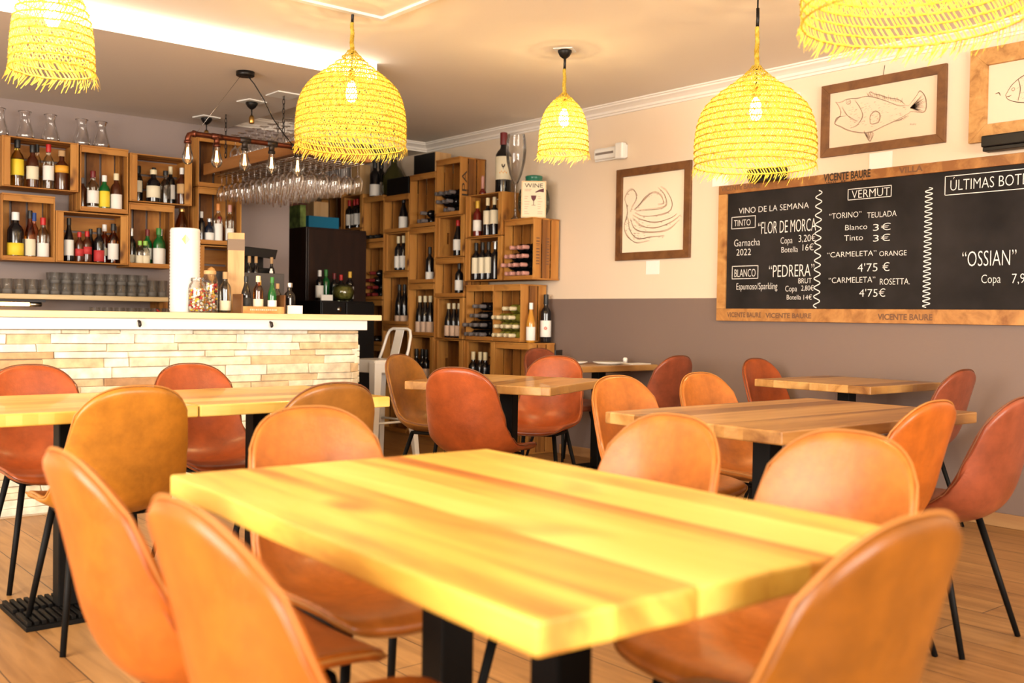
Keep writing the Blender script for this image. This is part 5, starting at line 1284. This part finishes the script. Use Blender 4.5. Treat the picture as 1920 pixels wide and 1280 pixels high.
def chalkboard():
    Y0, Y1, z0, z1 = 4.424, 1.75, 1.083, 1.992
    t = wall_thing('chalkboard', Y0, 'large chalkboard wine menu in a reclaimed crate wood frame', 'chalkboard')
    L = Y0-Y1; u = lambda y: Y0-y
    bx('slate', .05, L-.05, -.012, -.002, z0+.05, z1-.04, M['chalkboard'], t)
    for n_, a in (('frame_side', (0, L, z1-.058, z1)), ('frame_side', (0, L, z0, z0+.082)), ('frame_side', (0, .068, z0+.0825, z1-.0585)), ('frame_side', (L-.068, L, z0+.0825, z1-.0585))):
        bx(n_, a[0], a[1], -.028, -.001, a[2], a[3], M['board_frame'], t, bevel=.002)
    yS = -.0128
    for s, y0, y1, zb, h in CHALK:
        bm = bmesh.new(); text_into(bm, s, (u(y0), yS, zb), (1, 0, 0), (0, 0, 1), y0-y1, h, thin=-.012); build('chalk_writing', bm, M['chalk'], t)
    for y0, y1, zb, zt in BOXES:
        bm = bmesh.new(); a, b = u(y0), u(y1); q = .004
        for r in ((a, b, zt-q, zt), (a, b, zb, zb+q), (a, a+q, zb, zt), (b-q, b, zb, zt)): box(bm, r[0], r[1], yS, yS+.0006, r[2], r[3])
        build('chalk_box', bm, M['chalk'], t)
    for y, zb, zt, nw in ((3.652, 1.172, 1.90, 13), (2.936, 1.177, 1.854, 24)):
        bm = bmesh.new(); n = nw*8
        pts = [(u(y)+.022*math.sin(2*PI*i/8), zt+(zb-zt)*i/n) for i in range(n+1)]
        stroke(bm, pts, .006 if nw < 20 else .005, y=yS, taper=False, n=n*2); build('chalk_squiggle', bm, M['chalk'], t)
    for i, (s, y0, y1, zb, h) in enumerate(STAMP):
        bm = bmesh.new(); text_into(bm, s, (u(y0), -.0288, zb), (1, 0, 0), (0, 0, 1), y0-y1, h, thin=.03)
        if i == 1:
            rr = random.Random(1); x = u(y0)+.02
            while x < u(y1)-.05: q = rr.uniform(.006, .014); box(bm, x, x+q, -.0288, -.0283, zb-.013, zb-.006); x += q+.005+(.03 if rr.random() < .12 else 0)
        build('frame_stamp', bm, M['ink'] if i == 1 else M['ink_faint'], t)
CHALK= [('VINO DE LA SEMANA', 4.263, 3.723, 1.796, 0.04), ('TINTO', 4.3, 4.166, 1.715, 0.043), ('“FLOR DE MORCA', 4.103, 3.668, 1.652, 0.083), ('Garnacha', 4.296, 4.088, 1.58, 0.049), ('2022', 4.276, 4.158, 1.519, 0.045), ('Copa', 3.927, 3.838, 1.582, 0.043), ('3,20€', 3.792, 3.669, 1.587, 0.046), ('Botella', 3.919, 3.796, 1.525, 0.038), ('16€', 3.761, 3.682, 1.531, 0.042), ('BLANCO', 4.289, 4.118, 1.376, 0.054), ('“PEDRERA”', 4.012, 3.673, 1.369, 0.082), ('BRUT', 3.787, 3.691, 1.326, 0.034), ('Espumoso/Sparkling', 4.27, 3.945, 1.292, 0.045), ('Copa', 3.884, 3.797, 1.276, 0.038), ('2,80€', 3.765, 3.676, 1.28, 0.034), ('Botella', 3.871, 3.766, 1.224, 0.032), ('14€', 3.747, 3.686, 1.223, 0.032), ('VERMUT', 3.424, 3.177, 1.831, 0.051), ('“TORINO”', 3.575, 3.357, 1.717, 0.036), ('TEULADA', 3.318, 3.13, 1.707, 0.035), ('Blanco', 3.463, 3.316, 1.642, 0.034), ('3€', 3.278, 3.165, 1.629, 0.041), ('Tinto', 3.468, 3.343, 1.578, 0.036), ('3€', 3.276, 3.167, 1.565, 0.041), ('“CARMELETA”', 3.584, 3.253, 1.482, 0.033), ('ORANGE', 3.233, 3.062, 1.477, 0.031), ("4'75 €", 3.374, 3.166, 1.389, 0.051), ('“CARMELETA”', 3.569, 3.256, 1.324, 0.036), ('ROSETTA.', 3.225, 3.038, 1.309, 0.038), ("4'75€", 3.359, 3.189, 1.239, 0.048), ('ÚLTIMAS BOTELLAS', 2.811, 2.262, 1.825, 0.062), ('“OSSIAN”', 2.733, 2.441, 1.402, 0.088), ('Copa', 2.624, 2.52, 1.309, 0.049), ('7,9€', 2.461, 2.354, 1.306, 0.054)]
STAMP= [('VICENTE BAURE', 4.403, 4.084, 1.956, 0.032), ('VICENTE BAURE', 3.611, 3.293, 1.949, 0.046), ('VILLA', 3.113, 2.967, 1.95, 0.034), ('VICENTE BAURE', 4.332, 4.055, 1.109, 0.032), ('VICENTE BAURE', 4.021, 3.677, 1.107, 0.031), ('VICENTE BAURE', 3.226, 2.888, 1.104, 0.035)]
BOXES= [(4.322, 4.126, 1.697, 1.778), (4.31, 4.097, 1.362, 1.45), (3.451, 3.165, 1.822, 1.89), (2.844, 2.233, 1.801, 1.909)]
chalkboard()

# ---------------------------------------------------------------- things on the corner table
ZT2 = .7605
def plate(x, y, r, label):
    t = empty('plate', (x, y, ZT2), 0, label, 'plate', 'white plates on the corner table')
    lobj('dish', [(0, .004), (r*.6, .001), (r*.64, .002), (r, .016), (r*.995, .019), (r*.66, .007), (0, .006)], M['white'], t, 32)
plate(4.93, 5.26, .105, 'white plate at the left on the corner table'); plate(5.13, 5.10, .115, 'white plate at the right on the corner table')
tag(bx('paper_napkin', 5.27, 5.46, 5.0, 5.12, ZT2, ZT2+.006, M['paper']), 'folded pale paper napkin beside the right plate', 'napkin')
t = empty('menu_holder', (4.80, 5.27, ZT2), .5, 'small black menu folder standing at the left of the corner table', 'menu'); bx('cover', -.07, .07, -.006, .006, 0, .10, M['black'], t, bevel=.002)
t = empty('salt_shaker', (5.40, 5.20, ZT2), 0, 'small pale shaker behind the paper napkin', 'shaker'); lobj('jar', [(0, 0), (.016, 0), (.017, .03), (.012, .04), (0, .042)], M['white'], t, 14)
